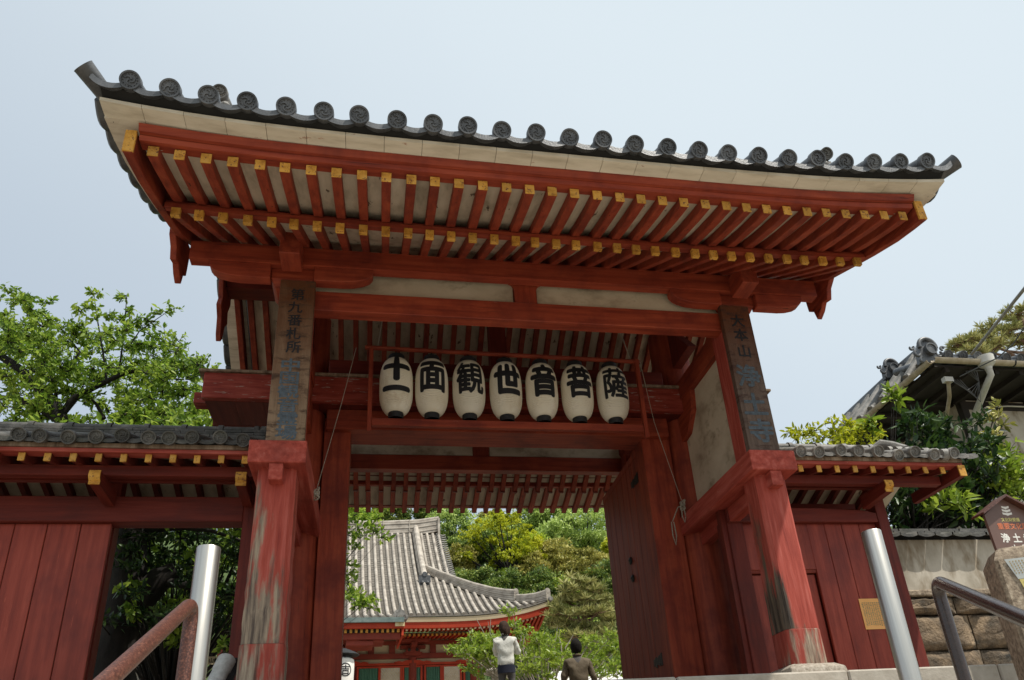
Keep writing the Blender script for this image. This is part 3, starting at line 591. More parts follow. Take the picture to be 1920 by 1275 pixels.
for s in (-1, 1):
    b = pan_front(0.232, 0.34, 0.052, 0.42, 0.034)
    if s > 0: b.v = [(-x, -y, z) for x, y, z in b.v]
    tb = b.build('pan_eave_tile', 'roof_tile', gate, smooth=40)
    B0 = FR[tb.name].copy(); var = {}; y0 = YC+s*3.475; fa = fb = True
    for i, x in enumerate(xd):
        kv = rnd.randrange(5); off = Vector((x+rnd.uniform(-.003, .003), y0+rnd.uniform(-.006, .006), 4.178+rz_(x)+rnd.uniform(-.003, .003)))
        if kv not in var:
            a = disc_tile(0.0635, 0.40, 0.42, kv*0.43)
            if s > 0: a.v = [(-x_, -y_, z_) for x_, y_, z_ in a.v]
            ta = a.build('round_eave_tile', 'roof_tile', gate, smooth=40); A0 = FR[ta.name].copy(); ta.location = A0+off-FR[gate.name]; FR[ta.name] = A0+off; var[kv] = (ta, A0)
        else: again(var[kv][0], var[kv][1]+off, gate, rot=(rnd.uniform(-0.04, 0.04), rnd.uniform(-0.05, 0.05), rnd.uniform(-0.03, 0.03)))
    for i in range(ND+1):
        x = (xd[0]-0.118) if i == 0 else (xd[-1]+0.118 if i == ND else (xd[i-1]+xd[i])/2)
        p = B0+Vector((x, y0-s*0.012, 4.155+rz_(x))); rot = (0, -math.atan(4*0.12*abs(x)**3/2.85**4)*(1 if x > 0 else -1), 0)
        if fb: tb.location = p-FR[gate.name]; tb.rotation_euler = rot; FR[tb.name] = p; fb = False
        else: again(tb, p, gate, rot=rot)
# the tile field above, ridge
field = G()
for s in (-1, 1):
    dd = [3.2, 2.4, 1.6, 0.8, 0.05]; zt_ = lambda d: 4.22+0.42*(3.2-d)+0.07*(3.2-d)**2
    for i, x in enumerate(xd): field.tube([(x, YC+s*d, zt_(d)+rz_(x)*(d/3.3)**2+0.03) for d in dd], 0.056, 8)
    field.sweepx([(YC+s*d, zt_(d)-0.02) for d in dd]+[(YC+s*d, zt_(d)-0.05) for d in reversed(dd)], XS, rise(0.03))
tag(field.build('tile_field', 'roof_tile', gate), kind='stuff')
rg = G(); rg.box(-2.85, 2.85, YC-0.16, YC+0.16, 6.2, 6.5); rg.tube([(-2.9, YC, 6.56), (2.9, YC, 6.56)], 0.1, 14); rg.build('ridge', 'roof_tile', gate)
# small end tiles on the two descending ridges
for t in (-1, 1):
    yq = -1.74; c = bp(412, 172, y=yq) if t < 0 else bp(1550, 288, y=yq)
    g = disc_tile(0.055, 0.9, 0.45); g.v = [(x+c.x, y+c.y, z+c.z) for x, y, z in g.v]
    g.build('descending_ridge_tile', 'weathered_tile', gate, smooth=40)
    g = G()
    for k in range(7): g.lathe((c.x+rnd.uniform(-.05, .05), c.y+0.03, c.z-0.08-rnd.uniform(0, .14)), [(0.0, -0.04), (0.03, -0.025), (0.04, 0), (0.03, 0.025), (0.0, 0.04)], 8)
    g.box(c.x-0.06, c.x+0.06, c.y+0.05, c.y+0.95, c.z-0.25, c.z-0.03); g.build('ridge_end_ornament', 'weathered_tile', gate)
# doors swung open inwards
def door(s, ang):
    ln = 1.46; n = 7; root = None
    M_ = Matrix.Translation((1.50 if s > 0 else -1.63, 1.37, 0)) @ Matrix.Rotation(ang, 4, 'Z')
    dl = G().box(0, 0.05, 0.0, ln, 0.80, 0.92).xf(M_).build('door_leaf', 'door_red', gate)
    dl['label'] = 'open plank door leaf swung inwards'
    for i in range(n):
        a, b = i*ln/n+0.002, (i+1)*ln/n-0.002; G().box(0, 0.055, a, b, 0.925, 3.42).xf(M_).build('door_plank', 'door_red', dl, bevel=0.005)
    G().box(-0.001, 0.056, 0, ln, 3.422, 3.50).xf(M_).build('door_rail', 'door_red', dl)
    fx = -0.008
    for z in (3.18, 1.25):       # forked iron straps
        g = G()
        for k in range(5): g.box(fx, -0.002, 0.02+k*0.05, 0.066+k*0.05, z-0.035-0.02*(k % 2), z+0.035+0.012*(k % 2))
        g.box(fx, -0.002, 0.0, 0.05, z-0.06, z+0.06)
        g.xf(M_).build('iron_strap', 'black_iron', dl, bevel=0.002)
    for z in (2.42, 2.22):
        g = G(); g.lathe((fx, 0.60, z), [(0.045, 0), (0.04, -0.012), (0.0, -0.028)], 6, ax='x'); g.xf(M_).build('iron_boss', 'black_iron', dl)
    g = G()
    for z in (2.10, 1.92): g.lathe((0.03, ln, z), [(0.035, 0.0), (0.03, 0.03), (0.012, 0.045), (0.0, 0.05)], 10, ax='y')
    g.xf(M_).build('iron_ring', 'black_iron', dl)
door(1, R(-1.0)); door(-1, R(9))
# slim post and rail seen between right pillar and column
# ------------------------------------------------------------------ name boards hung on the front columns
def wrap_plain(cx, y, cz): return lambda x, z: (cx+x, y, cz+z)
def board(x0, x1, label, wood, groups, wide=1.0):
    root = thing('name_board', label, 'sign board', ((x0+x1)/2, -0.50, 3.3), group='vertical wooden name boards on the gate columns')
    g = G().box(x0, x1, -0.533, -0.470, 2.608, 4.10); g.build('plank', wood, root, bevel=0.004)
    G().box(x0+0.02, x1-0.02, -0.470, -0.455, 2.8, 2.86).build('batten', wood, root); G().box(x0+0.02, x1-0.02, -0.470, -0.455, 3.8, 3.86).build('batten', wood, root)
    cx = (x0+x1)/2
    for body, size, ink, bold, zs in groups:
        for ch, z in zip(body, zs): letters(ch, size, wrap_plain(cx+rnd.uniform(-0.006, 0.006), -0.5345, z), 'character', ink, root, bold=bold, sx=wide if ink != 'ink' else 1.0)
board(-2.09, -1.81, 'name board on the left gate column, eleven characters, the lower six faded blue grey', 'board_wood_left',
      [('第九番札所', 0.118, 'ink', 0.016, [3.955-0.128*i for i in range(5)]), ('中国観音霊場', 0.122, 'faded_ink', 0.03, [3.275-0.119*i for i in range(6)])], 1.35)
board(1.81, 2.09, 'tall dark wooden name board on the right gate column with head temple characters', 'board_wood_right',
      [('大本山', 0.14, 'ink', 0.025, [3.93, 3.775, 3.60]), ('浄土寺', 0.235, 'faded_ink', 0.03, [3.345, 3.06, 2.80])])

# ------------------------------------------------------------------ lantern rack and the seven paper lanterns
YL = 0.60
rack = thing('lantern_rack', 'red wooden rack hanging under the gate with seven lanterns in it', 'rack', (0, YL, 3.3))
za, zb = 4.155, 3.325
G().tube([(-1.42, YL, za+0.035), (1.40, YL, za)], 0.024, 8).build('top_rail', 'red_x', rack)
G().box(-1.335, 1.33, YL-0.03, YL+0.025, zb+0.0, zb+0.075).build('bottom_rail', 'red_x', rack, bevel=0.003)
for s in (-1, 1): G().box(s*1.337, s*1.378, YL-0.03, YL+0.02, zb-0.06, za+0.02).build('side_post', 'red_z', rack, bevel=0.003)
G().tube([(-1.3, YL, za+0.03), (-1.25, YL+0.1, 4.7)], 0.006, 6).build('hanging_cord', 'rope', rack)
G().tube([(1.3, YL, za), (1.25, YL+0.1, 4.7)], 0.006, 6).build('hanging_cord', 'rope', rack)
RL, HL = 0.159, 0.585
def lan_r(h):     # radius of the paper body at height h (0..HL)
    u = (h/HL-0.5)*2; return 0.078+(RL-0.078)*max(0.0, 1-abs(u)**2.9)**0.62
def lantern(ch, cx, cz, word):
    root = thing('paper_lantern', 'white ribbed paper lantern with the black character '+word, 'lantern', (cx, YL, cz), group='seven paper lanterns in the rack under the gate')
    prof = []; n = 34
    for k in range(n):
        h0, h1 = HL*k/n, HL*(k+0.5)/n; prof += [(lan_r(h0)-0.0036, h0), (lan_r(h1)+0.0020, h1)]
    prof.append((lan_r(HL)-0.001, HL))
    G().lathe((cx, YL, cz+0.045), prof, 40).build('paper_body', 'paper', root, smooth=60)
    G().lathe((cx, YL, cz), [(0.071, -0.012), (0.073, 0.052), (0.066, 0.052), (0.066, -0.012)], 28).build('bottom_ring', 'ink', root)
    G().lathe((cx, YL, cz+HL+0.04), [(0.078, 0.0), (0.080, 0.05), (0.072, 0.062), (0.0, 0.064)], 28).build('top_ring', 'ink', root)
    G().tube([(cx, YL, cz+HL+0.10), (cx, YL, za+0.02)], 0.004, 6).build('wire_hook', 'black_iron', root)
    def fn(zc, sy=1.0):
        def f(x, y):
            z = zc+y*sy; r = lan_r(min(max(z-cz-0.045, 0), HL))+0.0035; q = x/0.155
            return (cx+r*math.sin(q), YL-r*math.cos(q), z)
        return f
    if ch == '十一':
        g = G(); letters('十', 0.30, fn(cz+0.475), '', '', None, bold=0.062, maxedge=0.02, g=g, sx=0.95); letters('一', 0.29, fn(cz+0.245), '', '', None, bold=0.055, maxedge=0.02, g=g, sx=0.95)
        g.build('character', 'ink', root, smooth=0)
    else:
        b = {'面': 0.036, '観': 0.026, '世': 0.046, '音': 0.042, '菩': 0.034, '薩': 0.022}[ch]
        letters(ch, 0.292, fn(cz+0.395, 1.28), 'character', 'ink', root, bold=b, maxedge=0.02)
us = [742, 810, 881, 951.5, 1020.5, 1088, 1155.5]; vb = [783, 786, 789.5, 791, 794, 795, 797]
for ch, u, v, wd in zip(['十一', '面', '観', '世', '音', '菩', '薩'], us, vb, ['for eleven, leftmost in the rack', 'for face, second from the left', 'for observe, just left of the middle', 'for world, in the middle of the rack', 'for sound, just right of the middle', 'for bodhi, second from the right', 'for bodhisattva ending, rightmost in the rack']):
    p = bp(u, v, y=YL); lantern(ch, p.x, 3.415+0.0*u, wd)

# ropes with knots
def rope_line(pts, knot, lab):
    root = thing('tie_rope', lab, 'rope', knot)
    G().tube(pts, 0.0030, 6).build('rope_line', 'rope', root)
    k = Vector(knot); g = G()
    for a in range(5): g.tube([k+Vector((0.022*math.cos(q+a), -0.014*a*0.5+0.012*math.sin(2*q), 0.026*math.sin(q)+0.012*(a-2))) for q in [2*math.pi*i/10 for i in range(11)]], 0.0075, 6)
    g.build('knot', 'rope', root)
    return root, k
r1, k1 = rope_line([(-1.50, 0.5, 4.12), (-1.60, 0.3, 3.4), (-1.765, 0.26, 2.55)], (-1.765, 0.26, 2.50), 'thin rope slanting down to a knot on the left tie beam')
r2, k2 = rope_line([(1.36, 0.5, 4.12), (1.50, 0.7, 3.5), (1.765, 0.94, 2.74)], (1.765, 0.94, 2.68), 'thin rope slanting down to a looped knot by the right pillar')
g = G()
for dx, ln in ((0, 0.16), (-0.13, 0.24)):
    b = k2+Vector((dx, 0, -0.02-abs(dx)*1.2)); g.tube([b+Vector((-0.012, 0, 0)), b+Vector((-0.018, 0, -ln*0.6)), b+Vector((0, 0, -ln)), b+Vector((0.02, 0, -ln*0.6)), b+Vector((0.012, 0, 0))], 0.0065, 6)
g.tube([k2, k2+Vector((-0.05, 0, -0.02)), k2+Vector((-0.13, 0, -0.17))], 0.006, 6)
g.build('rope_loop', 'rope', r2)

# ------------------------------------------------------------------ roofed side walls, left and right of the gate
def wing(label, x0, x1, tips, discs, end):
    """tiled wall roof on a row of rafters; end = +1/-1 side where the roof stops free, 0 none"""
    xm = (x0+x1)/2; W = thing('roofed_wall', label, 'wall', (xm, 0.45, 0.9), group='red wooden wall wings beside the gate')
    yc = 0.47; dk = 'dark_red_x'
    for s in (-1, 1):
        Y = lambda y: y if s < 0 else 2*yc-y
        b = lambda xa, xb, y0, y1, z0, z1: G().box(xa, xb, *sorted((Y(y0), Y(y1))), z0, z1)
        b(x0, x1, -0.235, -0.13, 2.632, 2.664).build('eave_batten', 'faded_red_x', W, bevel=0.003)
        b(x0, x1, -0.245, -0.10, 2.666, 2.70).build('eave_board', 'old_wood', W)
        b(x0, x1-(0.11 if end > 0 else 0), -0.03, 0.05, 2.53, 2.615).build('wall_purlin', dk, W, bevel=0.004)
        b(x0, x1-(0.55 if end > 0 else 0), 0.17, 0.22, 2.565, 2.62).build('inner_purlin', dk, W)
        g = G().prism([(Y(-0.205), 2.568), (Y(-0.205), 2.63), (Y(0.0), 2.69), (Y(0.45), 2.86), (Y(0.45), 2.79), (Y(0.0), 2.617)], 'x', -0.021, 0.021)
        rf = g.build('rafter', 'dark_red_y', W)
        b(-0.0225, 0.0225, -0.2085, -0.195, 2.567, 2.6315).build('rafter_tip', 'yellow_paint', rf, bevel=0.001)
        base = FR[rf.name].copy()
        for i, x in enumerate(tips):
            if i == 0:
                rf.location += Vector((x, 0, 0)); FR[rf.name] = base+Vector((x, 0, 0))
                for ch in rf.children: FR[ch.name] = FR[ch.name]+Vector((x, 0, 0))
            else: again(rf, base+Vector((x, 0, rnd.uniform(-.002, .002))), W)
        a = [(Y(-0.20), 2.636), (Y(0.0), 2.694), (Y(0.45), 2.865)]
        G().prism(a+[(p, q+0.01) for p, q in reversed(a)], 'x', x0, x1).build('soffit', 'soffit_board', W)
        for i, x in enumerate(discs):
            g = disc_tile(0.054, 0.50, 0.42)
            if s > 0: g.v = [(-p, -q, r) for p, q, r in g.v]
            if i == 0: td = g.build('round_eave_tile', WT, W, smooth=40); D0 = FR[td.name].copy(); p = D0+Vector((x, Y(-0.30), 2.722)); td.location = p-FR[W.name]; FR[td.name] = p
            else: again(td, D0+Vector((x+rnd.uniform(-.006, .006), Y(-0.30)+rnd.uniform(-.008, .008), 2.722+rnd.uniform(-.004, .004))), W, rot=(rnd.uniform(-.06, .06), rnd.uniform(-.2, .2), rnd.uniform(-.05, .05)))
        n = len(discs); sp = abs(discs[1]-discs[0])
        for i in range(n+1):
            x = min(discs)-sp/2+i*sp
            for k in range(2):
                g = pan_front(0.165, 0.24, 0.022, 0.38, 0.016)
                g.v = [(p+x+rnd.uniform(-.004, .004), Y(q-0.285+0.02*k), r+2.722+k*0.018) for p, q, r in g.v]; g.build('pan_eave_tile', WT, W, smooth=40)
        a = [(Y(-0.24), 2.70), (Y(0.45), 3.0)]; G().prism(a+[(p, q+0.02) for p, q in reversed(a)], 'x', x0, x1).build('tile_bed', 'tile_bed', W)
    xe = x1-(0.34 if end > 0 else 0)
    # layered ridge tiles with a round cap
    up = 0.065 if end == 0 else 0.02
    for k in range(6 if end == 0 else 4):
        x = x0
        while x < xe:
            ln = rnd.uniform(0.24, 0.34); hw = 0.125-0.012*k
            z = 2.985+0.030*k; G().box(x, min(xe, x+ln-0.004), yc-hw-rnd.uniform(0, .008), yc+hw, z, z+rnd.uniform(0.019, 0.025)).build('ridge_layer_tile', WT, W); x += ln
    x = x0; k = 0
    while x < xe-0.05:
        ln = min(0.30, xe-x); G().lathe((x, yc, 3.10+up), [(0.050, 0), (0.050, ln-0.05), (0.062, ln-0.045), (0.062, ln-0.004)], 14, ax='x').build('ridge_cap_tile', WT, W); x += ln
    G().box(x0, xe, yc-0.055, yc+0.055, 2.9, 3.10+up).build('ridge_core', 'tile_bed', W)
    return W, yc
WT = 'dark_worn_tile'
WL, yc = wing('long red wall wing with dark mossy roof left of the gate, wide opening in it', -6.2, -2.24, [-2.28-0.1745*i for i in range(23)], [-2.29-0.176*i for i in range(23)], 0)
WT = 'weathered_tile'
WR, _ = wing('short red wall wing with pale roof tiles right of the gate, orange notice on it', 2.23, 4.10, [2.45+0.181*i for i in range(9)], [2.43+0.1935*i for i in range(9)], 1)
G().box(4.035, 4.095, -0.24, 0.47, 2.53, 2.632).build('verge_board', 'dark_red_y', WR)
G().box(4.03, 4.10, -0.252, -0.24, 2.528, 2.634).build('yellow_end', 'yellow_paint', WR)
g = G()
for i in range(8):
    g.lathe((3.80+0.012*i, yc-0.02-0.10*i+0.0, 3.12-0.052*i-(0.02 if i else -0.02)), [(0.0, 0.0), (0.055, 0.0), (0.06, 0.06), (0.0, 0.065)], 12, ax='x')
g.build('descending_ridge', 'weathered_tile', WR, smooth=40)
g = G(); g.tube([(3.76, yc, 3.12), (3.83, yc-0.03, 3.155), (3.90, yc-0.10, 3.10), (3.93, yc-0.25, 3.0)], [0.05, 0.07, 0.07, 0.055], 12); g.build('ridge_end_tile', 'weathered_tile', WR)
for j in range(2):
    g = pan_front(0.20, 0.5, 0.02, 0.38, 0.02); g.v = [(p+4.17, q-0.27+0.02*j, r+2.725+0.02*j) for p, q, r in g.v]; g.build('pan_eave_tile', 'weathered_tile', WR)
# main beams, posts, brackets, planks
def arm(W, x, side):
    e = [(-0.12, 2.53), (-0.13, 2.50), (-0.125, 2.475), (-0.10, 2.45), (-0.105, 2.425), (0.30, 2.40), (0.30, 2.53)]
    a = G().prism(e, 'x', x-0.038, x+0.038).build('bracket_arm', 'dark_red_y', W, bevel=0.003)
    e2 = [(-0.123, 2.531), (-0.133, 2.50), (-0.128, 2.474), (-0.103, 2.449), (-0.108, 2.422), (-0.100, 2.4215), (-0.094, 2.45), (-0.118, 2.476), (-0.12, 2.50), (-0.112, 2.531)]
    G().prism(e2, 'x', x-0.040, x+0.040).build('bracket_tip', 'yellow_paint', a)
    return a
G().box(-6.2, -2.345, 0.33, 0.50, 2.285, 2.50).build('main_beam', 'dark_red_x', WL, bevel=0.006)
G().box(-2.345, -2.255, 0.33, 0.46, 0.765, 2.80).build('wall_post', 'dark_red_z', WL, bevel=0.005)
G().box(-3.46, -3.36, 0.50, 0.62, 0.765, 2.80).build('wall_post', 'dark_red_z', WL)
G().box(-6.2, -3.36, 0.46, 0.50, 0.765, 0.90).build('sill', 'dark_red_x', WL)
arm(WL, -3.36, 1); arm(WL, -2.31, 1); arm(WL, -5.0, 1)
x = -3.345
while x > -6.1:
    wd = rnd.choice((0.232, 0.238, 0.243)) if x < -3.36 else 0.225
    o = G().box(x-wd+0.004, x-0.002, 0.385+rnd.uniform(-.001, .002), 0.42, 0.80, 2.284).build('wall_plank', 'plank_red', WL, bevel=0.004) if 'plank_red' in MAT else None
    x -= wd
G().prism([(1.93, 2.285), (3.48, 2.285), (3.48, 2.375), (3.35, 2.405), (2.9, 2.425), (1.93, 2.43)], 'y', 0.33, 0.48).build('main_beam', 'dark_red_x', WR, bevel=0.005)
G().box(3.485, 3.60, 0.33, 0.46, 0.72, 2.80).build('wall_post', 'dark_red_z', WR, bevel=0.006)
G().box(1.93, 2.08, 0.36, 0.46, 0.765, 2.45).build('wall_post', 'dark_red_z', WR, bevel=0.006)
G().box(1.88, 3.48, 0.464, 0.49, 0.77, 2.30).build('wall_backing', 'dark_red_z', WR)
G().box(1.88, 1.928, 0.38, 0.46, 0.765, 2.45).build('wall_post', 'dark_red_z', WR)
arm(WR, 3.36, 1)
fr = G().box(2.08, 2.80, 0.40, 0.43, 1.812, 1.84).build('door_head', 'red_x', WR)
x = 2.085
for k, wd in enumerate((0.235, 0.235, 0.245)): G().box(x+0.002, x+wd-0.002, 0.392, 0.42, 1.842, 2.284).build('wall_plank', 'plank_red', WR, bevel=0.003); x += wd
sd_ = G().box(2.10, 2.735, 0.44, 0.46, 0.83, 1.806).build('side_door', 'plank_red', WR); sd_['label'] = 'low side door set back in the planking'
for k in range(3): G().box(2.10+0.212*k+0.002, 2.10+0.212*(k+1)-0.002, 0.425, 0.4395, 0.84, 1.80).build('door_plank', 'plank_red', sd_, bevel=0.003)
x = 2.745
for k, wd in enumerate((0.185, 0.183, 0.185, 0.182)): G().box(x+0.002, x+wd-0.002, 0.388+rnd.uniform(-.001, .002), 0.42, 0.80, 2.284).build('wall_plank', 'plank_red', WR, bevel=0.004); x += wd
nt_ = G().box(3.095, 3.325, 0.3815, 0.384, 1.275, 1.555).build('notice_sheet', 'orange_paper', None); tag(nt_, 'orange paper notice with small handwritten columns, pinned on the right wall planks', 'notice')
g = G()
for c_ in range(9):
    z = 1.52
    while z > 1.31: h = rnd.uniform(.004, .012); g.box(3.292-c_*0.021-0.006*rnd.random()-0.005, 3.298-c_*0.021, 0.3800, 0.3812, z-h, z); z -= h+rnd.uniform(.003, .007)
g.build('handwriting', 'print_grey', nt_)

# ------------------------------------------------------------------ right: plaster wall on stone blocks
PW = thing('plaster_wall', 'cream plaster wall with tiled cap on rough stone blocks, right of the gate', 'wall', (5.2, 0.95, 0.7))
G().box(3.60, 9.0, 0.80, 1.05, 1.72, 2.26).build('plaster_face', 'grey_plaster', PW, bevel=0.004)
G().box(3.60, 9.0, 0.72, 1.1, 1.655, 1.718).build('stone_ledge', 'brown_stone', PW, bevel=0.012)
for i in range(22):
    x = 3.66+0.2*i+rnd.uniform(-.01, .01); g = pan_front(0.19, 0.28, 0.022, 0.35, 0.02); g.v = [(p+x, q+0.68, r+2.285) for p, q, r in g.v]; g.build('cap_tile', 'dark_worn_tile', PW)
for i in range(14):
    x = 3.62+0.36*i; G().box(x, x+0.35, 0.80, 1.12, 2.33+rnd.uniform(0, .01), 2.355+rnd.uniform(0, .01)).build('cap_tile', 'dark_worn_tile', PW)
    G().box(x+.1, x+0.44, 0.84, 1.10, 2.37, 2.395).build('cap_tile', 'dark_worn_tile', PW)
G().box(3.6, 9.0, 0.82, 1.04, 2.26, 2.34).build('cap_bed', 'tile_bed', PW)
def block(x0, x1, z0, z1, y):
    r = random.Random(int(x0*100+z0*10)); n = 9; g = G()
    bm_pts = []
    for i in range(n+1):
        for j in range(n+1):
            u, v = i/n, j/n; e = min(u, 1-u, v, 1-v); b = 0.0 if e == 0 else (0.045 if e < 0.15 else 0.065)+r.uniform(-.014, .014)
            px = x0+(x1-x0)*u+(r.uniform(-.012, .012) if 0 < u < 1 else 0); pz = z0+(z1-z0)*v+(r.uniform(-.010, .010) if 0 < v < 1 else 0)
            if u in (0, 1): px += (0.008 if u == 0 else -0.008)+r.uniform(-.006, .006)
            if v in (0, 1): pz += (0.007 if v == 0 else -0.007)+r.uniform(-.006, .006)
            g.v.append((px, y-b, pz))
    m_ = n+1; g.f += [(i*m_+j, (i+1)*m_+j, (i+1)*m_+j+1, i*m_+j+1) for i in range(n) for j in range(n)]
    o = len(g.v); g.v += [(x0+.01, y+0.3, z0+.01), (x1-.01, y+0.3, z0+.01), (x1-.01, y+0.3, z1-.01), (x0+.01, y+0.3, z1-.01)]
    ring = [i*m_ for i in range(n+1)]+[n*m_+j for j in range(1, n+1)]+[i*m_+n for i in range(n-1, -1, -1)]+[j for j in range(n-1, 0, -1)]
    cs = [o, o+1, o+2, o+3]
    for q in range(4): g.f.append(tuple([ring[(q*n+k) % (4*n)] for k in range(n+1)][::-1]+[cs[q], cs[(q+1) % 4]]))
    g.f.append(tuple(cs)); return g.build('stone_block', 'rough_stone', PW, smooth=50)
zr = [1.652, 1.47, 1.13, 0.75, 0.30, -0.3, -0.9, -1.7]
for k in range(len(zr)-1):
    x = 3.60
    while x < 8.8:
        wd = rnd.uniform(0.55, 1.05)*(0.8 if k == 0 else 1.0); block(x, x+wd, zr[k+1], zr[k], 0.78); x += wd
# retaining ground behind the wall
st('garden_bank', G().box(3.6, 30, 1.05, 6.8, -1.8, 2.0), 'hill_soil')

# ------------------------------------------------------------------ street furniture near the camera
def tubething(name, label, cat, pts, rad, mt, part, group=None, n=20, **k):
    root = thing(name, label, cat, pts[0], group=group); G().tube(pts, rad, n, **k).build(part, mt, root); return root
for x, lab in ((-2.035, 'brushed steel bollard on the stairs in front of the left opening'), (1.525, 'brushed steel bollard on the stairs in front of the right wall wing')):
    zt_ = 1.235 if x < 0 else 1.31
    root = thing('steel_bollard', lab, 'bollard', (x, -2.2, 0.12), group='steel bollards at the top of the stairs')
    G().lathe((x, -2.2, 0), [(0.055, 0.05), (0.055, zt_-0.006), (0.052, zt_-0.001), (0.049, zt_)], 48).build('post_tube', 'steel', root, smooth=40)
    G().lathe((x, -2.2, 0), [(0.085, 0.05), (0.085, 0.062), (0.055, 0.07)], 32).build('base_flange', 'steel', root)
def bend(p, q, r, rr, n=8):
    """points of a rounded corner at q between p and r"""
    p, q, r = Vector(p), Vector(q), Vector(r); a = (p-q).normalized(); b = (r-q).normalized(); A = q+a*rr; B = q+b*rr
    return [A*(1-t)**2+q*2*t*(1-t)+B*t*t for t in [i/n for i in range(n+1)]]
def handrail(label, base, top, end, rad, mt, rr):
    root = thing('handrail', label, 'handrail', base, group='handrails beside the stairs')
    pts = [Vector(base)]+bend(base, top, end, rr)+[Vector(end)]
    G().tube(pts, rad, 20).build('rail_tube', mt, root, smooth=40)
    e = Vector(end); G().tube([e+Vector((0, 0.05, -0.02)), e+Vector((0, 0.05, -1.0))], rad*0.9, 16).build('rail_post', mt, root)
    return root
tl = bp(362, 1128, y=-3.3); el = bp(197, 1280, y=-4.10)
dl_ = (el-tl); handrail('speckled rusty red brown handrail on the left side of the stairs', (tl.x, tl.y, -0.72), tl, tl+dl_*1.9, 0.0225, 'rust_paint', 0.085)
tr = bp(1753, 1088, y=-2.9); er = bp(1925, 1163, y=-3.75)
handrail('glossy dark brown handrail on the right side of the stairs', (tr.x, tr.y, -0.5), tr, tr+(er-tr)*2.0, 0.0285, 'brown_pipe', 0.10)
# wrapped bundle leaning beside the left column
a, b = bp(398, 1290, y=-0.25), bp(425, 1238, y=-0.1); r_ = (b-a)
root = thing('wrapped_post', 'grey cloth wrapped post leaning at the foot of the left column', 'post', a-r_*2.2)
G().tube([a-r_*2.2, a-r_, a, a+r_*0.55, a+r_*0.6, a+r_*1.0, a+r_*1.12], [0.06, 0.062, 0.058, 0.058, 0.064, 0.066, 0.035], 14).build('cloth_wrap', 'grey_cloth', root)
sh = Vector((0.075, 0.06, 0.0)); G().tube([a-r_*2.2+sh, a+r_+sh*0.8], 0.035, 10).build('dark_pole', 'black_iron', root)

# stone marker with two papers
y0 = -1.5; sx_ = 3.06; S_ = thing('stone_marker', 'square stone post with chipped top and two papers stuck on it', 'stone post', (sx_, y0, -0.31), R(-24), local=True)
def SL(z): return z+0.3
g = G(); h = 0.155; prof = [(h, 0), (h, SL(1.33)), (h-0.055, SL(1.425))]
g.add([(q*a, t*a, z) for a, z in prof for q, t in ((-1, -1), (1, -1), (1, 1), (-1, 1))], [(3, 2, 1, 0), (8, 9, 10, 11)]+[(i*4+j, i*4+(j+1) % 4, i*4+4+(j+1) % 4, i*4+4+j) for i in (0, 1) for j in range(4)])
g.build('post_shaft', 'brown_stone', S_, bevel=0.02)
def paper(name, x0, x1, z0, z1, skew, mt, y=-0.158):
    pts = [(x0+skew, z0), (x1+skew, z0), (x1, z1), (x0, z1)]
    return G().prism(pts, 'y', y-0.002, y).build(name, mt, S_)
pw_ = paper('white_paper', -0.10, 0.055, SL(1.185), SL(1.325), 0.045, 'grey_paper'); py_ = paper('yellow_paper', -0.05, 0.115, SL(0.90), SL(1.183), 0.05, 'yellow_paper')
for root, xa, za_, cols_ in ((pw_, -0.075, 1.31, 7), (py_, -0.03, 1.165, 6)):
    g = G()
    for c_ in range(cols_):
        z = za_
        while z > za_-(0.09 if cols_ == 7 else 0.2): hh = rnd.uniform(.004, .012); xx = xa+0.019*c_+(za_-z)*0.2; g.box(xx, xx+0.007, -0.1612, -0.1602, SL(z-hh), SL(z)); z -= hh+rnd.uniform(.004, .008)
    g.build('printed_lines', 'print_grey', root)

# brown information sign with pointed top
SG = thing('information_sign', 'brown house shaped information sign with white and orange lettering at the right edge', 'sign', (3.60, -1.0, 0.395), 0, local=True)
Z = lambda z: z-0.4
G().prism([(-0.175, Z(1.86)), (-0.155, Z(1.05)), (0.265, Z(1.05)), (0.265, Z(1.86)), (0.03, Z(2.0))], 'y', -0.012, 0.012).build('sign_panel', 'sign_brown', SG)
for q in (-1, 1):
    pts = [(0.03, 2.0), (0.03, 2.018), (0.03+q*0.26, 1.865), (0.03+q*0.26, 1.848)]; G().prism([(a, Z(b)) for a, b in pts], 'y', -0.07, 0.07).build('sign_roof', 'rust_paint', SG)
for q in (-0.11, 0.22): G().box(q-0.02, q+0.02, 0.013, 0.05, -0.7, Z(1.9)).build('sign_leg', 'sign_brown', SG)
def sg(body, x, z, size, mt, b=0.02): letters(body, size, lambda a, c: (x+a, -0.0128, Z(z)+c), 'lettering', mt, SG, bold=b)
g = G()        # emblem: three stacked bracket shapes
for k in range(3):
    zc, wd = Z(1.925-0.027*k), 0.034+0.005*k
    up_ = [(-wd, zc+0.012), (-wd*0.3, zc+0.006), (wd*0.3, zc+0.006), (wd, zc+0.012)]; dn = [(wd*0.95, zc-0.006), (wd*0.4, zc-0.010), (0, zc-0.017), (-wd*0.4, zc-0.010), (-wd*0.95, zc-0.006)]
    g.prism([(0.035+a, b) for a, b in up_+dn], 'y', -0.0140, -0.0125)
g.build('emblem', 'sign_white', SG)
sg('文化財愛護', 0.045, 1.822, 0.034, 'sign_yellow'); sg('重要文化財', 0.047, 1.768, 0.056, 'sign_orange', 0.015)
sg('浄', -0.055, 1.672, 0.078, 'sign_white', 0.035); sg('土', 0.045, 1.672, 0.078, 'sign_white', 0.035); sg('寺', 0.145, 1.672, 0.078, 'sign_white', 0.035)
sg('山', 0.0, 1.585, 0.066, 'sign_white', 0.035); sg('門', 0.10, 1.585, 0.066, 'sign_white', 0.035)
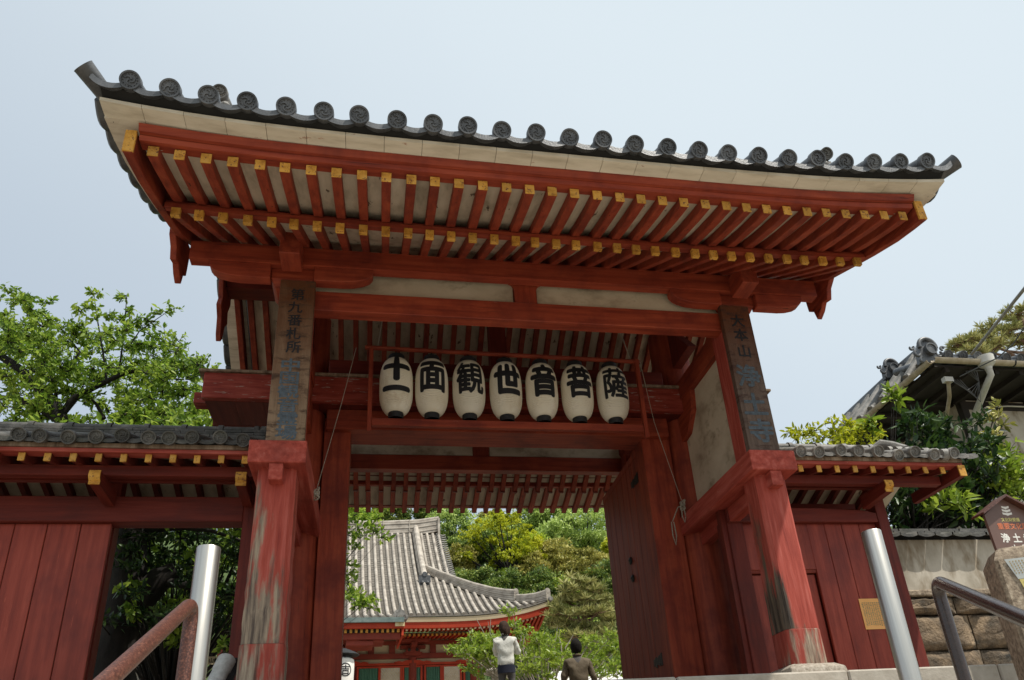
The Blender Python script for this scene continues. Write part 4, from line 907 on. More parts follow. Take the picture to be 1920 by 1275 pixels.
sg('鎌倉時代', 0.05, 1.525, 0.045, 'sign_white', 0.02); sg('気', 0.03, 1.445, 0.055, 'sign_orange', 0.02)
G().box(-0.16, 0.26, -0.0135, -0.0125, Z(1.392), Z(1.395)).build('rule_line', 'sign_yellow', SG); sg('H', 0.045, 1.355, 0.055, 'sign_orange', 0.015)

# ------------------------------------------------------------------ house behind the right wall
H = thing('tiled_house', 'old white plastered house with dark tiled eaves and beige gutter at the right edge', 'house', (8.6, 5.0, 2.0))
ex, ey, ez = 7.12, 2.92, 5.90
G().box(8.35, 14, 3.95, 6.3, 1.9, 5.78).build('wall', 'grey_plaster', H)
G().box(8.30, 8.42, 3.90, 4.02, 1.9, 5.8).build('corner_post', 'dark_timber', H)
G().box(8.30, 14, 3.93, 3.949, 5.60, 5.75).build('wall_beam', 'dark_timber', H)
G().prism([(ex+0.06, 5.80), (14, 5.80), (14, 5.84), (ex+0.06, 5.84)], 'y', ey+0.06, 6.4).build('soffit', 'dark_timber', H)
for i in range(14): G().box(7.35+0.45*i, 7.42+0.45*i, 2.98, 4.0, 5.72, 5.798).build('rafter', 'dark_timber', H)
for i in range(5): G().box(7.18, 8.3, 4.05+0.45*i, 4.12+0.45*i, 5.72, 5.798).build('rafter', 'dark_timber', H)
G().prism([(2.95, 5.86), (4.6, 6.4), (4.6, 6.3), (2.95, 5.845)], 'x', 7.75, 14).build('front_roof_slope', 'dark_worn_tile', H)
def qpoly(vs, name, mt): g = G(); n = len(vs); g.add(list(vs)+[(a, b, c-0.05) for a, b, c in vs], [tuple(range(n))]+[tuple(range(n, 2*n))[::-1]]+[(i, (i+1) % n, n+(i+1) % n, n+i) for i in range(n)]); return g.build(name, mt, H)
qpoly([(ex, ey, 5.88), (7.72, 3.62, 6.56), (7.86, 6.4, 6.60), (ex+0.2, 6.4, 5.90)], 'side_roof_slope', 'weathered_tile')
g = G()
for i in range(9):      # side cover tiles, each a disc and a short tube
    y = 3.20+0.36*i; k = min(1, (y-ey)/0.8); x0 = ex-0.02+0.028*(y-3)
    o = G(); o.lathe((0, 0, 0), [(0.0, 0.0), (0.06, 0.0), (0.075, -0.012), (0.08, 0.0), (0.08, 0.04)], 16, ax='x'); o.tube([(0.01, 0, 0), (0.62*k, 0, 0.68*k)], 0.068, 12)
    o.v = [(a+x0, b+y, c+5.93) for a, b, c in o.v]; o.build('side_eave_tile', 'weathered_tile', H, smooth=40)
for i in range(22):
    x = 7.42+0.262*i; o = disc_tile(0.078, 1.2, 0.33); o.v = [(a+x, b+ey-0.03, c+5.975) for a, b, c in o.v]; o.build('front_eave_tile', 'roof_tile', H, smooth=40)
    o = pan_front(0.22, 0.9, 0.03, 0.33, 0.03); o.v = [(a+x+0.131, b+ey-0.02, c+5.955) for a, b, c in o.v]; o.build('front_pan_tile', 'roof_tile', H, smooth=40)
g = G(); pr_ = [(7.20, 3.02, 6.02), (7.45, 3.30, 6.34), (7.76, 3.66, 6.66), (7.80, 4.6, 6.70), (7.90, 6.35, 6.72)]
for k in range(3): g.tube([(a, b, c-0.06*k) for a, b, c in pr_], 0.055+0.018*k, 8)
g.build('hip_ridge', 'roof_tile', H)
def ogre(c, s, name):
    g = G(); x, y, z = c
    def curl(cx, cz, r, a0, turns, w_, dy=0.0):
        n = 14; g.tube([(x+s*(cx+r*(1-0.6*i/n)*math.cos(a0+turns*i/n)), y+dy-0.01*i/n, z+s*(cz+r*(1-0.6*i/n)*math.sin(a0+turns*i/n))) for i in range(n+1)], [s*w_*(1-0.35*i/n) for i in range(n+1)], 7)
    g.prism([(x+s*a, z+s*b) for a, b in ((-0.20, -0.30), (-0.17, 0.0), (-0.10, 0.13), (0.0, 0.17), (0.10, 0.13), (0.17, 0.0), (0.20, -0.30))], 'y', y-0.02, y+0.10)
    g.tube([(x+s*0.17*math.cos(q), y-0.03, z+s*(0.02+0.17*math.sin(q))) for q in [math.pi*(-0.05+1.1*i/12) for i in range(13)]], 0.042*s, 8)
    g.lathe((x+0.02*s, y-0.10*s, z-0.05*s), [(0.0, 0.01*s), (0.09*s, 0.01*s), (0.095*s, -0.01), (0.115*s, -0.01), (0.118*s, 0.12*s), (0.0, 0.12*s)], 20, ax='y')
    for q in (-1, 1):
        curl(q*0.24, -0.10, 0.085, 0.0 if q < 0 else math.pi, q*4.4, 0.034); curl(q*0.33, 0.0, 0.06, 0.5, q*4.0, 0.028); curl(q*0.16, -0.26, 0.07, 1.2, -q*4.2, 0.032)
    return g.build(name, 'roof_tile', H, smooth=50)
ogre((7.14, 2.98, 6.13), 0.85, 'corner_ornament')
ogre((7.62, 4.42, 6.68), 0.75, 'ridge_ornament')
g = G(); n = 8
def half(path_a, path_b, r):
    a, b = Vector(path_a), Vector(path_b); d = (b-a).normalized(); sd = Vector((d.y, -d.x, 0)); vs = []
    for rr in (r, r-0.008):
        for p in (a, b):
            for j in range(n+1): q = math.pi+math.pi*j/n; vs.append(p+sd*math.cos(q)*rr+Vector((0, 0, math.sin(q)*rr)))
    m_ = n+1; fs = []
    for j in range(n): fs += [(j, j+1, m_+j+1, m_+j), (2*m_+j, 3*m_+j, 3*m_+j+1, 2*m_+j+1)]
    fs += [(0, m_, 3*m_, 2*m_), (n, 2*m_+n, 3*m_+n, m_+n), tuple(range(m_))+tuple(range(3*m_-1, 2*m_-1, -1)), tuple(range(m_, 2*m_))+tuple(range(4*m_-1, 3*m_-1, -1))]
    return G().add(vs, fs)
half((7.08, 2.86, 5.865), (14, 2.86, 5.865), 0.062).build('front_gutter', 'beige_gutter', H)
half((7.06, 2.90, 5.865), (7.20, 6.4, 5.865), 0.062).build('side_gutter', 'beige_gutter', H)
for x in (7.9, 8.5, 9.1): G().lathe((x, 2.86, 5.865), [(0.062, 0), (0.070, 0.003), (0.070, 0.022), (0.062, 0.025)], 14, ax='x', a0=math.pi, a1=2*math.pi).build('gutter_bracket', 'black_iron', H)
for y in (3.6, 4.4, 5.2): G().lathe((7.085+0.036*(y-2.9), y, 5.865), [(0.062, 0), (0.070, 0.003), (0.070, 0.022), (0.062, 0.025)], 14, ax='y', a0=math.pi, a1=2*math.pi).build('gutter_bracket', 'black_iron', H)
fx = bp(1851, 690, y=2.86).x
G().lathe((fx, 2.84, 0), [(0.05, 5.70), (0.06, 5.74), (0.125, 5.80), (0.13, 5.925), (0.12, 5.93)], 20).build('rain_head', 'pvc', H)
G().tube([(fx, 2.84, 5.73), (fx+0.02, 2.86, 5.62), (fx+0.02, 3.0, 5.52), (fx+0.30, 3.86, 5.25), (fx+0.31, 3.90, 5.1), (fx+0.31, 3.90, 2.0)], 0.05, 14).build('downpipe', 'pvc', H, smooth=60)
G().tube([(8.5, 3.90, 5.45), (8.75, 3.89, 5.62), (9.2, 3.89, 5.66), (13, 3.89, 5.68)], 0.014, 8).build('conduit', 'pvc', H)
a = bp(1777, 712, y=3.0); G().box(a.x-0.07, a.x+0.08, 2.97, 3.05, a.z-0.04, a.z+0.04).build('junction_box', 'pvc', H)
G().tube([(a.x, 3.0, a.z-.03), (a.x+0.12, 3.2, a.z-0.18), (a.x+0.3, 3.6, a.z-0.35)], 0.03, 10).build('service_pipe', 'beige_gutter', H)
g = G()
for k in range(5): g.tube([(a.x+0.05*k, 2.98, a.z), (a.x+0.25+0.04*k, 2.96, a.z-0.2-0.05*k), (a.x+0.5, 2.95, a.z-0.05), (a.x+0.3+0.05*k, 2.92, a.z+0.12), (fx-0.05*k, 2.9, 5.72)], 0.006, 5)
g.build('loose_wires', 'cable', H)
tag(G().tube([bp(1925, 536, y=0.5), bp(1822, 664, y=2.84)], 0.022, 8).build('overhead_cable', 'grey_cable', None), 'thick grey cable running up from the gutter to the right frame edge', 'cable', 'overhead cables at the right')
tag(G().tube([bp(1925, 607, y=0.5), bp(1900, 645, y=1.2), bp(1872, 670, y=2.0), bp(1800, 706, y=2.84)], 0.009, 6).build('overhead_cable', 'cable', None), 'thin black sagging cable below the thick grey one', 'cable', 'overhead cables at the right')

# ------------------------------------------------------------------ main hall beyond the gate
HA = R(3); HO = Vector((2.92, 29.0, 0.05))
hall = thing('main_hall', 'red temple hall with sweeping pale tiled roof seen through the gate', 'hall', HO, HA, local=True)
def rz0(t): return 7.46+(0.5*t+0.036*t*t if t > 0 else 0.27*t)
CXR = 2.95
def hl(x, t): return 0.66*(max(0, x+2.7)/5.65)**3.2*max(0, 1-max(0, t)/4.9)**2
def sag(x): return 0.0
xt = [-8.62+0.312*i for i in range(37)]
def row(x, ta, tb, r=0.082):
    ns = max(2, int((tb-ta)/0.30)); pts = []; rad = []
    for k in range(ns):
        for q, rr in ((0.02, r*1.04), (0.96, r*0.93)):
            t = ta+(tb-ta)*(k+q)/ns; pts.append((x, -2.72+t, rz0(t)+hl(x, t)+0.06)); rad.append(rr)
    g = G().tube(pts, rad, 8)
    return g
for x in xt:
    ta = -2.25 if x < -3.55 else 0.0
    tb = 8.05 if x < -0.80 else CXR-x-0.12
    if abs(x+2.04) < 0.16: row(x, ta, 3.7).build('cover_tile_row', 'bleached_tile', hall, smooth=50); continue
    if tb-ta > 0.25: row(x, ta, tb).build('cover_tile_row', 'bleached_tile', hall, smooth=50)
g = G()   # stepped pan tiles
xs_ = [-8.8+0.5*i for i in range(24)]; xs_ = [x for x in xs_ if x < 2.9]+[2.95]
for a_, b_ in zip(xs_[:-1], xs_[1:]):
    t0 = -2.25 if b_ <= -3.6 else 0.0; tm = 8.05 if b_ <= -0.7 else max(0.15, 3.0-b_)
    k = 0
    while t0+0.16*k < tm:
        p, q = t0+0.16*k, t0+0.16*(k+1)
        z = lambda x, t: rz0(t)+hl(x, t)
        o = len(g.v); g.v += [(a_, -2.72+p, z(a_, p)+0.035), (b_, -2.72+p, z(b_, p)+0.035), (b_, -2.72+q, z(b_, q)-0.005), (a_, -2.72+q, z(a_, q)-0.005), (a_, -2.72+p, z(a_, p)-0.01), (b_, -2.72+p, z(b_, p)-0.01)]
        g.f += [(o, o+1, o+2, o+3), (o, o+4, o+5, o+1)]; k += 1
tag(g.build('pan_tiles', 'pale_pan', hall, smooth=0), kind='stuff')
# right hand and rear roof planes
g = G(); sidep = [(2.72, -2.72), (-0.5, 0.5), (-0.5, 11.0), (2.72, 13.2)]
g.add([(2.97, -2.72, 8.10), (-0.7, 0.95, 9.9), (-0.7, 10.2, 9.9), (2.97, 13.4, 8.15), (2.97, 5, 7.45)], [(0, 1, 2, 3, 4)])
g.add([(-9, 5.3, 13.8), (-0.85, 5.3, 13.8), (-0.85, 10.5, 10.0), (-9, 10.5, 10.0)], [(0, 1, 2, 3)]); g.add([(-0.82, 1.1, 9.9), (-0.82, 5.3, 13.8), (-0.82, 10.2, 10.0)], [(0, 1, 2)])
g.build('rear_roof', 'pale_pan', hall, smooth=0)
g = G(); hs = [(-9, 13.72), (-3.6, 13.74), (-1.9, 13.85), (-0.78, 14.05)]
for k in range(6): g.prism([(x, z-0.1+0.125*k) for x, z in hs]+[(x, z+0.02+0.125*k-0.015) for x, z in reversed(hs)], 'y', 5.2-0.03*(k % 2), 5.5+0.03*(k % 2))
g.tube([(x, 5.35, z+0.70) for x, z in hs], 0.10, 10)
for x in (-8.2, -6.7, -5.2, -3.8, -2.4): g.box(x, x+0.035, 5.14, 5.56, 13.75, 14.55)
g.box(-0.86, -0.74, 5.1, 5.6, 13.6, 14.68); g.build('main_ridge', 'bleached_tile', hall)
g = G(); kp = [(-2.04, -2.72+t, rz0(t)) for t in (3.75, 4.6, 5.6, 6.6, 7.6, 8.0)]
g.tube([(x, y, z+0.42) for x, y, z in kp], [0.15, 0.14, 0.14, 0.14, 0.14, 0.14], 10)
for x_ in (-0.14, 0.0): g.tube([(x+x_+0.07, y, z+0.2) for x, y, z in kp], 0.13, 6)
g.build('descending_ridge', 'bleached_tile', hall)
z_ = rz0(3.7); g = G().box(-2.32, -1.76, 0.93, 1.03, z_-0.25, z_+0.45); g.lathe((-2.04, 0.9, z_+0.5), [(0.0, 0.0), (0.12, 0.0), (0.12, 0.15), (0.0, 0.15)], 12, ax='y')
for a_, b_, r_q in ((-0.12, 0.1, .09), (0.12, 0.1, .09), (0, -0.06, .10), (0.1, -0.2, .08), (-0.1, -0.2, .08)): g.lathe((-2.04+a_, 0.90, z_+b_), [(0.0, -r_q), (r_q*.8, -r_q*.6), (r_q, 0), (r_q*.8, r_q*.6), (0.0, r_q)], 8)
g.build('ogre_tile', 'roof_tile', hall)
g = G()
for k in range(24):
    t = 3.95+0.172*k; z = rz0(t); g.tube([(-0.95, -2.72+t, z+0.10), (-0.78, -2.72+t-0.05, z+0.04), (-0.6, -2.72+t-0.05, z-0.0), (-0.45, -2.72+t, z+0.06)], [0.05, 0.045, 0.045, 0.035], 6)
g.build('verge_tiles', 'weathered_tile', hall); 
def hipridge(ts, h0, h1, w_):
    pts = [(CXR-t, -2.72+t, rz0(t)+hl(CXR-t, t)) for t in ts]; n = len(pts)
    for k in range(5):
        for i in range(n-1):
            (xa, ya, za), (xb, yb, zb) = pts[i], pts[i+1]; q = 0.7071*(w_+0.02*(k % 2)); ha, hb = h0+(h1-h0)*i/(n-1), h0+(h1-h0)*(i+1)/(n-1)
            g.add([(xa+q*s_, ya+q*s_, za+ha*f_) for s_ in (-1, 1) for f_ in (k/5, (k+0.85)/5)]+[(xb+q*s_, yb+q*s_, zb+hb*f_) for s_ in (-1, 1) for f_ in (k/5, (k+0.85)/5)],
                  [(0, 1, 3, 2), (4, 6, 7, 5), (0, 4, 5, 1), (2, 3, 7, 6), (0, 2, 6, 4), (1, 5, 7, 3)])
    g.tube([(x, y, z+h0+(h1-h0)*i/(n-1)+0.03) for i, (x, y, z) in enumerate(pts)], 0.085, 10)
    x, y, z = pts[-1]; g.lathe((x, y-0.03, z+h1+0.04), [(0.0, 0.0), (0.11, 0.0), (0.12, 0.02), (0.12, 0.16), (0.0, 0.16)], 12, ax='y'); g.box(x-0.12, x+0.12, y-0.02, y+0.1, z-0.05, z+h1)
g = G(); hipridge([4.9, 4.2, 3.5, 2.8, 2.1, 1.6, 1.2], 0.30, 0.50, 0.14); hipridge([1.18, 0.85, 0.5, 0.25, 0.05], 0.28, 0.38, 0.12); g.build('hip_ridge', 'bleached_tile', hall, smooth=40)
g = G().lathe((3.0, -2.80, 8.16), [(0.0, 0.0), (0.09, 0.0), (0.10, 0.02), (0.10, 0.5), (0.0, 0.5)], 12, ax='y'); g.build('corner_tile', 'weathered_tile', hall)
# eave layers
xe_ = [-3.45+0.33*i for i in range(22)]; xe_ = [x for x in xe_ if x < 2.9]+[2.95]
ef = lambda x: hl(x, 0)
G().sweepx([(-2.66, 7.24), (-2.69, 7.42), (-2.3, 7.45), (-2.3, 7.24)], xe_, ef).build('cream_eave_board', 'cream_wall', hall)
G().sweepx([(-2.60, 7.00), (-2.63, 7.238), (-2.3, 7.238), (-2.3, 7.00)], xe_, ef).build('eave_fascia', 'vermilion', hall)
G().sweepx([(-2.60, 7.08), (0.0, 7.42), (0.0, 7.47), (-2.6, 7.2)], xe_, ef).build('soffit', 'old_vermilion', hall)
for nm, yy0, yy1, zz, stp, mt_ in (('flying_rafter', -2.46, -1.2, 6.93, 0.19, 'pale_tip'), ('rafter', -1.72, 0.0, 6.86, 0.19, 'yellow_paint')):
    g = G(); g2 = G(); x = -3.35
    while x < 2.8 + (yy0+2.46)*-0.9:
        l = ef(x); g.prism([(yy0, zz+l), (yy0, zz+0.09+l), (yy1, zz+0.32), (yy1, zz+0.20)], 'x', x-0.04, x+0.04); g2.box(x-0.045, x+0.045, yy0-0.012, yy0-0.001, zz-0.004+l, zz+0.095+l); x += stp
    tag(g.build(nm+'s', 'vermilion', hall), kind='stuff'); tag(g2.build(nm+'_tips', mt_, hall), kind='stuff')
# right hand eave seen from below
g = G(); ys_ = [-2.66+0.6*i for i in range(20)]
for a_, b_ in zip(ys_[:-1], ys_[1:]):
    la, lb = 0.72*max(0, 1-(a_+2.66)/5.7)**3.2, 0.72*max(0, 1-(b_+2.66)/5.7)**3.2
    g.add([(2.85, a_, 7.0+la), (2.91, a_, 7.42+la), (2.91, b_, 7.42+lb), (2.85, b_, 7.0+lb), (2.5, a_, 7.0+la), (2.5, b_, 7.0+lb)], [(0, 1, 2, 3), (0, 3, 5, 4)])
g.build('side_fascia', 'vermilion', hall); g = G(); g2 = G()
for i in range(26):
    y = -2.3+0.3*i; l = 0.72*max(0, 1-(y+2.66)/5.7)**3.2; g.add([(x_, y+q, z) for x_, z in ((2.82, 7.0+l), (0.05, 7.2), (0.05, 7.32), (2.82, 7.1+l)) for q in (0, 0.1)], [(0, 2, 4, 6), (1, 7, 5, 3), (0, 1, 3, 2), (4, 5, 7, 6), (0, 6, 7, 1)])
g.add([(2.85, -2.6, 7.75), (0.0, 0.0, 7.42), (0, 8, 7.42), (2.85, 8, 7.1), (2.85, 0, 7.15)], [(0, 1, 2, 3, 4)]); g.build('side_rafters', 'vermilion', hall)
G().add([(2.925, -2.66, 7.95), (2.925, -2.66, 8.12), (2.925, 0, 7.42), (2.925, 0, 7.28), (2.925, 8, 7.28), (2.925, 8, 7.42)], [(0, 1, 2, 3), (3, 2, 5, 4)]).build('cream_side_board', 'cream_wall', hall)
# porch roof edge on the left
G().box(-9, -3.48, -5.10, -4.98, 6.70, 6.88).build('copper_gutter', 'copper', hall); G().box(-9, -3.50, -4.97, -4.85, 6.50, 6.74).build('porch_fascia', 'vermilion', hall)
g = G().box(-3.82, -3.46, -5.02, -4.84, 6.56, 6.72); g.build('porch_verge_end', 'pale_tip', hall); G().box(-3.56, -3.48, -4.83, -2.2, 6.25, 6.9).build('porch_barge', 'vermilion', hall)
g = G(); x = -8.8
while x < -3.6: g.box(x, x+0.09, -4.82, -4.72, 6.38, 6.5); x += 0.195
tag(g.build('porch_rafter_tips', 'yellow_paint', hall), kind='stuff'); G().box(-9, -3.6, -4.7, -4.5, 6.15, 6.38).build('porch_beam', 'old_vermilion', hall)
G().box(-9, -3.5, -4.6, -2.3, 6.74, 6.9).build('porch_roof_base', 'tile_bed', hall)
g = G().lathe((-3.65, -4.9, 6.98), [(0.0, 0), (0.11, 0), (0.12, 0.03), (0.11, 0.5), (0, 0.5)], 12, ax='y'); g.lathe((-3.4, -4.6, 7.0), [(0.0, 0), (0.10, 0), (0.11, 0.03), (0.10, 0.5), (0, 0.5)], 12, ax='y')
g.prism([(-3.95, 6.95), (-3.35, 6.95), (-3.45, 7.25), (-3.55, 7.3), (-3.60, 7.6), (-3.68, 7.3), (-3.8, 7.25)], 'y', -4.6, -4.45); g.build('porch_ridge_end', 'weathered_tile', hall)
for a_, b_, c_, d_ in ((-5.6, 5.95, -4.6, 6.2), (-5.1, 6.1, -4.2, 6.3)): G().box(a_, c_, -4.6, -3.5, b_, d_).build('porch_bracket', 'old_vermilion', hall)
# walls
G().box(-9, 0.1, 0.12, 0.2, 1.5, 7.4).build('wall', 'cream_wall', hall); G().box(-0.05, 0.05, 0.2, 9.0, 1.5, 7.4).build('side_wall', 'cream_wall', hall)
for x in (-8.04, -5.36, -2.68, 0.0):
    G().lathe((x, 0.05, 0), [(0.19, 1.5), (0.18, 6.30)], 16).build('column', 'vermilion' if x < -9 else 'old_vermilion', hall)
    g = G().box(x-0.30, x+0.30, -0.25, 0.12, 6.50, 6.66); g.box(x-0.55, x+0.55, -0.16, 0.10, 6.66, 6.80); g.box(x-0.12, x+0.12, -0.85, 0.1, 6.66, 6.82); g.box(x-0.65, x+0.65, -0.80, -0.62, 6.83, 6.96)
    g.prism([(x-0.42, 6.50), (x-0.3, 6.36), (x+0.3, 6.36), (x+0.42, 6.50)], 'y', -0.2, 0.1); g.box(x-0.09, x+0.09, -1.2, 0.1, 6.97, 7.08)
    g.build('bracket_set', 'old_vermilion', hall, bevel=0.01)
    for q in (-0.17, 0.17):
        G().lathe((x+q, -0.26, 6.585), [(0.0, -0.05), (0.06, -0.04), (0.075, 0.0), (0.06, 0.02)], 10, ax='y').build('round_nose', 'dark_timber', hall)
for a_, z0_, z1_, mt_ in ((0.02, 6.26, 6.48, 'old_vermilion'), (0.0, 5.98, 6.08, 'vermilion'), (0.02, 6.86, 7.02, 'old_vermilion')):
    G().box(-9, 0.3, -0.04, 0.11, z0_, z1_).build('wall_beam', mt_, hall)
for x in (-7.15, -6.25, -4.47, -3.57, -1.79, -0.89): G().box(x-0.13, x+0.13, 0.0, 0.11, 6.481, 6.859).build('strut', 'old_vermilion', hall)
for x in (-5.36, -2.68, 0.0): G().prism([(x-0.8, 6.10), (x-0.6, 6.15), (x-0.45, 6.11), (x-0.3, 6.17), (x+0.3, 6.17), (x+0.45, 6.11), (x+0.6, 6.15), (x+0.8, 6.10), (x+0.7, 6.05), (x-0.7, 6.05)], 'y', -0.12, 0.0).build('carved_arm', 'vermilion', hall)
z1 = 5.90
segs = [(672, 711, 'green_slat'), (713, 752, 'white_lattice'), (757, 790, 'green_slat'), (797.5, 826, 'green_slat'), (830.5, 863, 'white_lattice'), (870, 896, 'green_slat')]
lx = lambda u: -5.36+(u-656)*2.68/118.5 if u < 774 else -2.68+(u-774.5)*2.68/113.5
G().box(-9, 0.1, 0.06, 0.115, 1.5, 5.979).build('door_backing', 'old_vermilion', hall)
for a_, b_, mt_ in segs:
    x0, x1 = lx(a_), lx(b_); fr = G(); fr.box(x0-0.05, x0+0.03, -0.06, 0.055, 1.5, 5.95); fr.box(x1-0.03, x1+0.05, -0.06, 0.055, 1.5, 5.95); fr.box(x0+0.031, x1-0.031, -0.05, 0.055, z1-0.02, 5.95)
    d_ = fr.build('door_frame', 'vermilion', hall); G().box(x0+0.031, x1-0.031, 0.0, 0.055, 3.2, z1-0.021).build('door_infill', mt_, d_)
    g = G()
    if mt_ == 'green_slat':
        k = 8
        for i in range(k): xx = x0+0.06+(x1-x0-0.12)*i/(k-1); g.prism([(xx-0.022, -0.0), (xx, -0.04), (xx+0.022, -0.0)], 'z', 3.2, z1-0.022)
        g.build('slats', 'green_slat', d_)
    else:
        wd = x1-x0-0.08
        for i in range(-6, 8):
            for s_ in (-1, 1):
                xa = x0+0.04+wd*i/7; za2 = 4.6; pts = []
                for zz in (za2, z1-0.022):
                    pts.append((xa+(0 if s_ > 0 else wd)+s_*(zz-za2)*0.8, zz))
                (p0, q0), (p1, q1) = pts
                if min(p0, p1) < x0+0.03 or max(p0, p1) > x1-0.03: 
                    # clip to the frame
                    def cl(p0, q0, p1, q1):
                        for lim in (x0+0.035, x1-0.035):
                            pass
                        ts = []
                        for lim, sgn in ((x0+0.035, 1), (x1-0.035, -1)):
                            ts.append(((lim-p0)/(p1-p0), sgn*(1 if p1 > p0 else -1)))
                        lo, hi = 0.0, 1.0
                        for t_, sg_ in ts:
                            if sg_ > 0: lo = max(lo, t_)
                            else: hi = min(hi, t_)
                        return (None if hi-lo < 0.03 else (p0+(p1-p0)*lo, q0+(q1-q0)*lo, p0+(p1-p0)*hi, q0+(q1-q0)*hi))
                    c_ = cl(p0, q0, p1, q1)
                    if c_ is None: continue
                    p0, q0, p1, q1 = c_
                g.tube([(p0, -0.008 if s_ > 0 else -0.014, q0), (p1, -0.008 if s_ > 0 else -0.014, q1)], 0.008, 4)
        if g.v: g.build('lattice', 'pale_tip', d_)
# big hanging paper lantern under the porch
q = bp(642, 1250, y=22.0); BL = thing('large_lantern', 'big white paper lantern with a ringed black crest under the hall porch', 'lantern', (q.x, q.y, q.z), 0, local=True)
G().lathe((0, 0, 0), [(0.30, -1.0), (0.385, -0.8), (0.40, 0.1), (0.38, 0.22), (0.30, 0.27)], 28).build('paper_body', 'sign_white', BL)
G().lathe((0, 0, 0.27), [(0.32, 0.0), (0.32, 0.06), (0.58, 0.10), (0.52, 0.16), (0.3, 0.26), (0.1, 0.34), (0.0, 0.34)], 10).build('metal_cap', 'black_iron', BL)
cyl = lambda x, z: (0.398*math.sin(x/0.398)+0.0, -0.405*math.cos(x/0.398), z-0.16)
g = G(); n = 32
for i in range(n):
    a0_, a1_ = 2*math.pi*i/n, 2*math.pi*(i+1)/n
    g.add([cyl(0.13+r_q*math.cos(a_), r_q*math.sin(a_)) for a_, r_q in ((a0_, 0.22), (a1_, 0.22), (a1_, 0.185), (a0_, 0.185))], [(0, 1, 2, 3)])
letters('吉', 0.33, lambda x, z: cyl(0.13+x, z), '', '', None, bold=0.02, maxedge=0.05, g=g); g.build('crest', 'ink', BL, smooth=0)

# smaller red building seen through the left opening, stone lanterns, place sign, tent
SB = thing('side_hall', 'small red gabled hall with white wall seen dimly through the left opening', 'hall', (-7.2, 15.0, 1.45))
p1, p2, p3 = bp(232, 1158, y=14), bp(158, 1226, y=14), bp(330, 1262, y=14)
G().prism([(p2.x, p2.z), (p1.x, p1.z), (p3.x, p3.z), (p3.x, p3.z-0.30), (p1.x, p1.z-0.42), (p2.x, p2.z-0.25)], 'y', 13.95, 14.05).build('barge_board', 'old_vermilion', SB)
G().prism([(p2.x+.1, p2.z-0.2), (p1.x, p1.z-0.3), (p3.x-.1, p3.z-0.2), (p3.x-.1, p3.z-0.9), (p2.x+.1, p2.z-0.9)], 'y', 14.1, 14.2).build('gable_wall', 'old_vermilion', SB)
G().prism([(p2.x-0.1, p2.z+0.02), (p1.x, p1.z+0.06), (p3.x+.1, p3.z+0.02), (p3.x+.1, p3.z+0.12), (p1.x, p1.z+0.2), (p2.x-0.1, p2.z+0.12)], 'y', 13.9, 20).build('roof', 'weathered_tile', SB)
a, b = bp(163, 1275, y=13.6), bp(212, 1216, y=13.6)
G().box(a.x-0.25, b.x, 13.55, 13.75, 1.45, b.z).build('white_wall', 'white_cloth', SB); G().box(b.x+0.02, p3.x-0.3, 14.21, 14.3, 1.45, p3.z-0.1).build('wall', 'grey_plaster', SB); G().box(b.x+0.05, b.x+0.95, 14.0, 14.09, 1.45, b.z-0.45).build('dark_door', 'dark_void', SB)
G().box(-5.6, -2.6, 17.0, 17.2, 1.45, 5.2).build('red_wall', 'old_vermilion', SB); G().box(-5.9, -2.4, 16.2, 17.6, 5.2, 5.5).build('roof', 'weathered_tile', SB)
def stone_lantern(label, x, y, ztop, s, mt_):
    L_ = thing('stone_lantern', label, 'stone lantern', (x, y, 1.45), 0, 'stone lanterns in the courtyard', local=True); h = (ztop-1.45)
    hx = [(math.cos(R(60*k+30)), math.sin(R(60*k+30))) for k in range(6)]
    def fr(name, secs):
        g = G(); [g.v.append((a_*r_q, b_*r_q, z)) for r_q, z in secs for a_, b_ in hx]; n = len(secs)
        g.f += [tuple(range(6))[::-1], tuple((n-1)*6+j for j in range(6))]+[(i*6+j, i*6+(j+1) % 6, i*6+6+(j+1) % 6, i*6+6+j) for i in range(n-1) for j in range(6)]
        return g.build(name, mt_, L_, bevel=0.008)
    fr('base', [(0.42*s, 0), (0.42*s, 0.12*s), (0.30*s, 0.2*s)]); t = h-1.02*s; fr('shaft', [(0.16*s, 0.201*s), (0.15*s, t)])
    fr('platform', [(0.16*s, t), (0.34*s, t+0.12*s), (0.34*s, t+0.2*s)]); fb = fr('fire_box', [(0.235*s, t+0.201*s), (0.235*s, t+0.54*s)])
    for k in range(6):
        a_ = R(60*k+60-90); c_, s_ = math.cos(a_), math.sin(a_); M_ = Matrix.Translation((c_*0.206*s, s_*0.206*s, t+0.37*s)) @ Matrix.Rotation(a_+R(90), 4, 'Z'); g = G().box(-0.065*s, 0.065*s, -0.003, 0.004, -0.1*s, 0.1*s).xf(M_); g.build('window', 'dark_timber', fb)
        g = G()
        for q in range(-2, 3): g.tube([(q*0.03*s-0.03*s, -0.008, -0.1*s), (q*0.03*s+0.03*s, -0.008, 0.1*s)], 0.006*s, 4); g.tube([(q*0.03*s+0.03*s, -0.008, -0.1*s), (q*0.03*s-0.03*s, -0.008, 0.1*s)], 0.006*s, 4)
        g.xf(Matrix.Translation((0, 0, 0)) @ M_).build('window_lattice', mt_, fb)
    fr('roof', [(0.30*s, t+0.541*s), (0.47*s, t+0.60*s), (0.49*s, t+0.66*s), (0.26*s, t+0.74*s), (0.12*s, t+0.84*s)])
    G().lathe((0, 0, t+0.84*s), [(0.08*s, 0), (0.10*s, 0.05*s), (0.085*s, 0.1*s), (0.0, 0.18*s)], 12).build('finial', mt_, L_)
q = bp(266, 1230, y=9.0); stone_lantern('cream stone lantern with lattice window at bottom left behind the handrail', q.x, 9.0, q.z+0.20, 0.55, 'pale_granite')
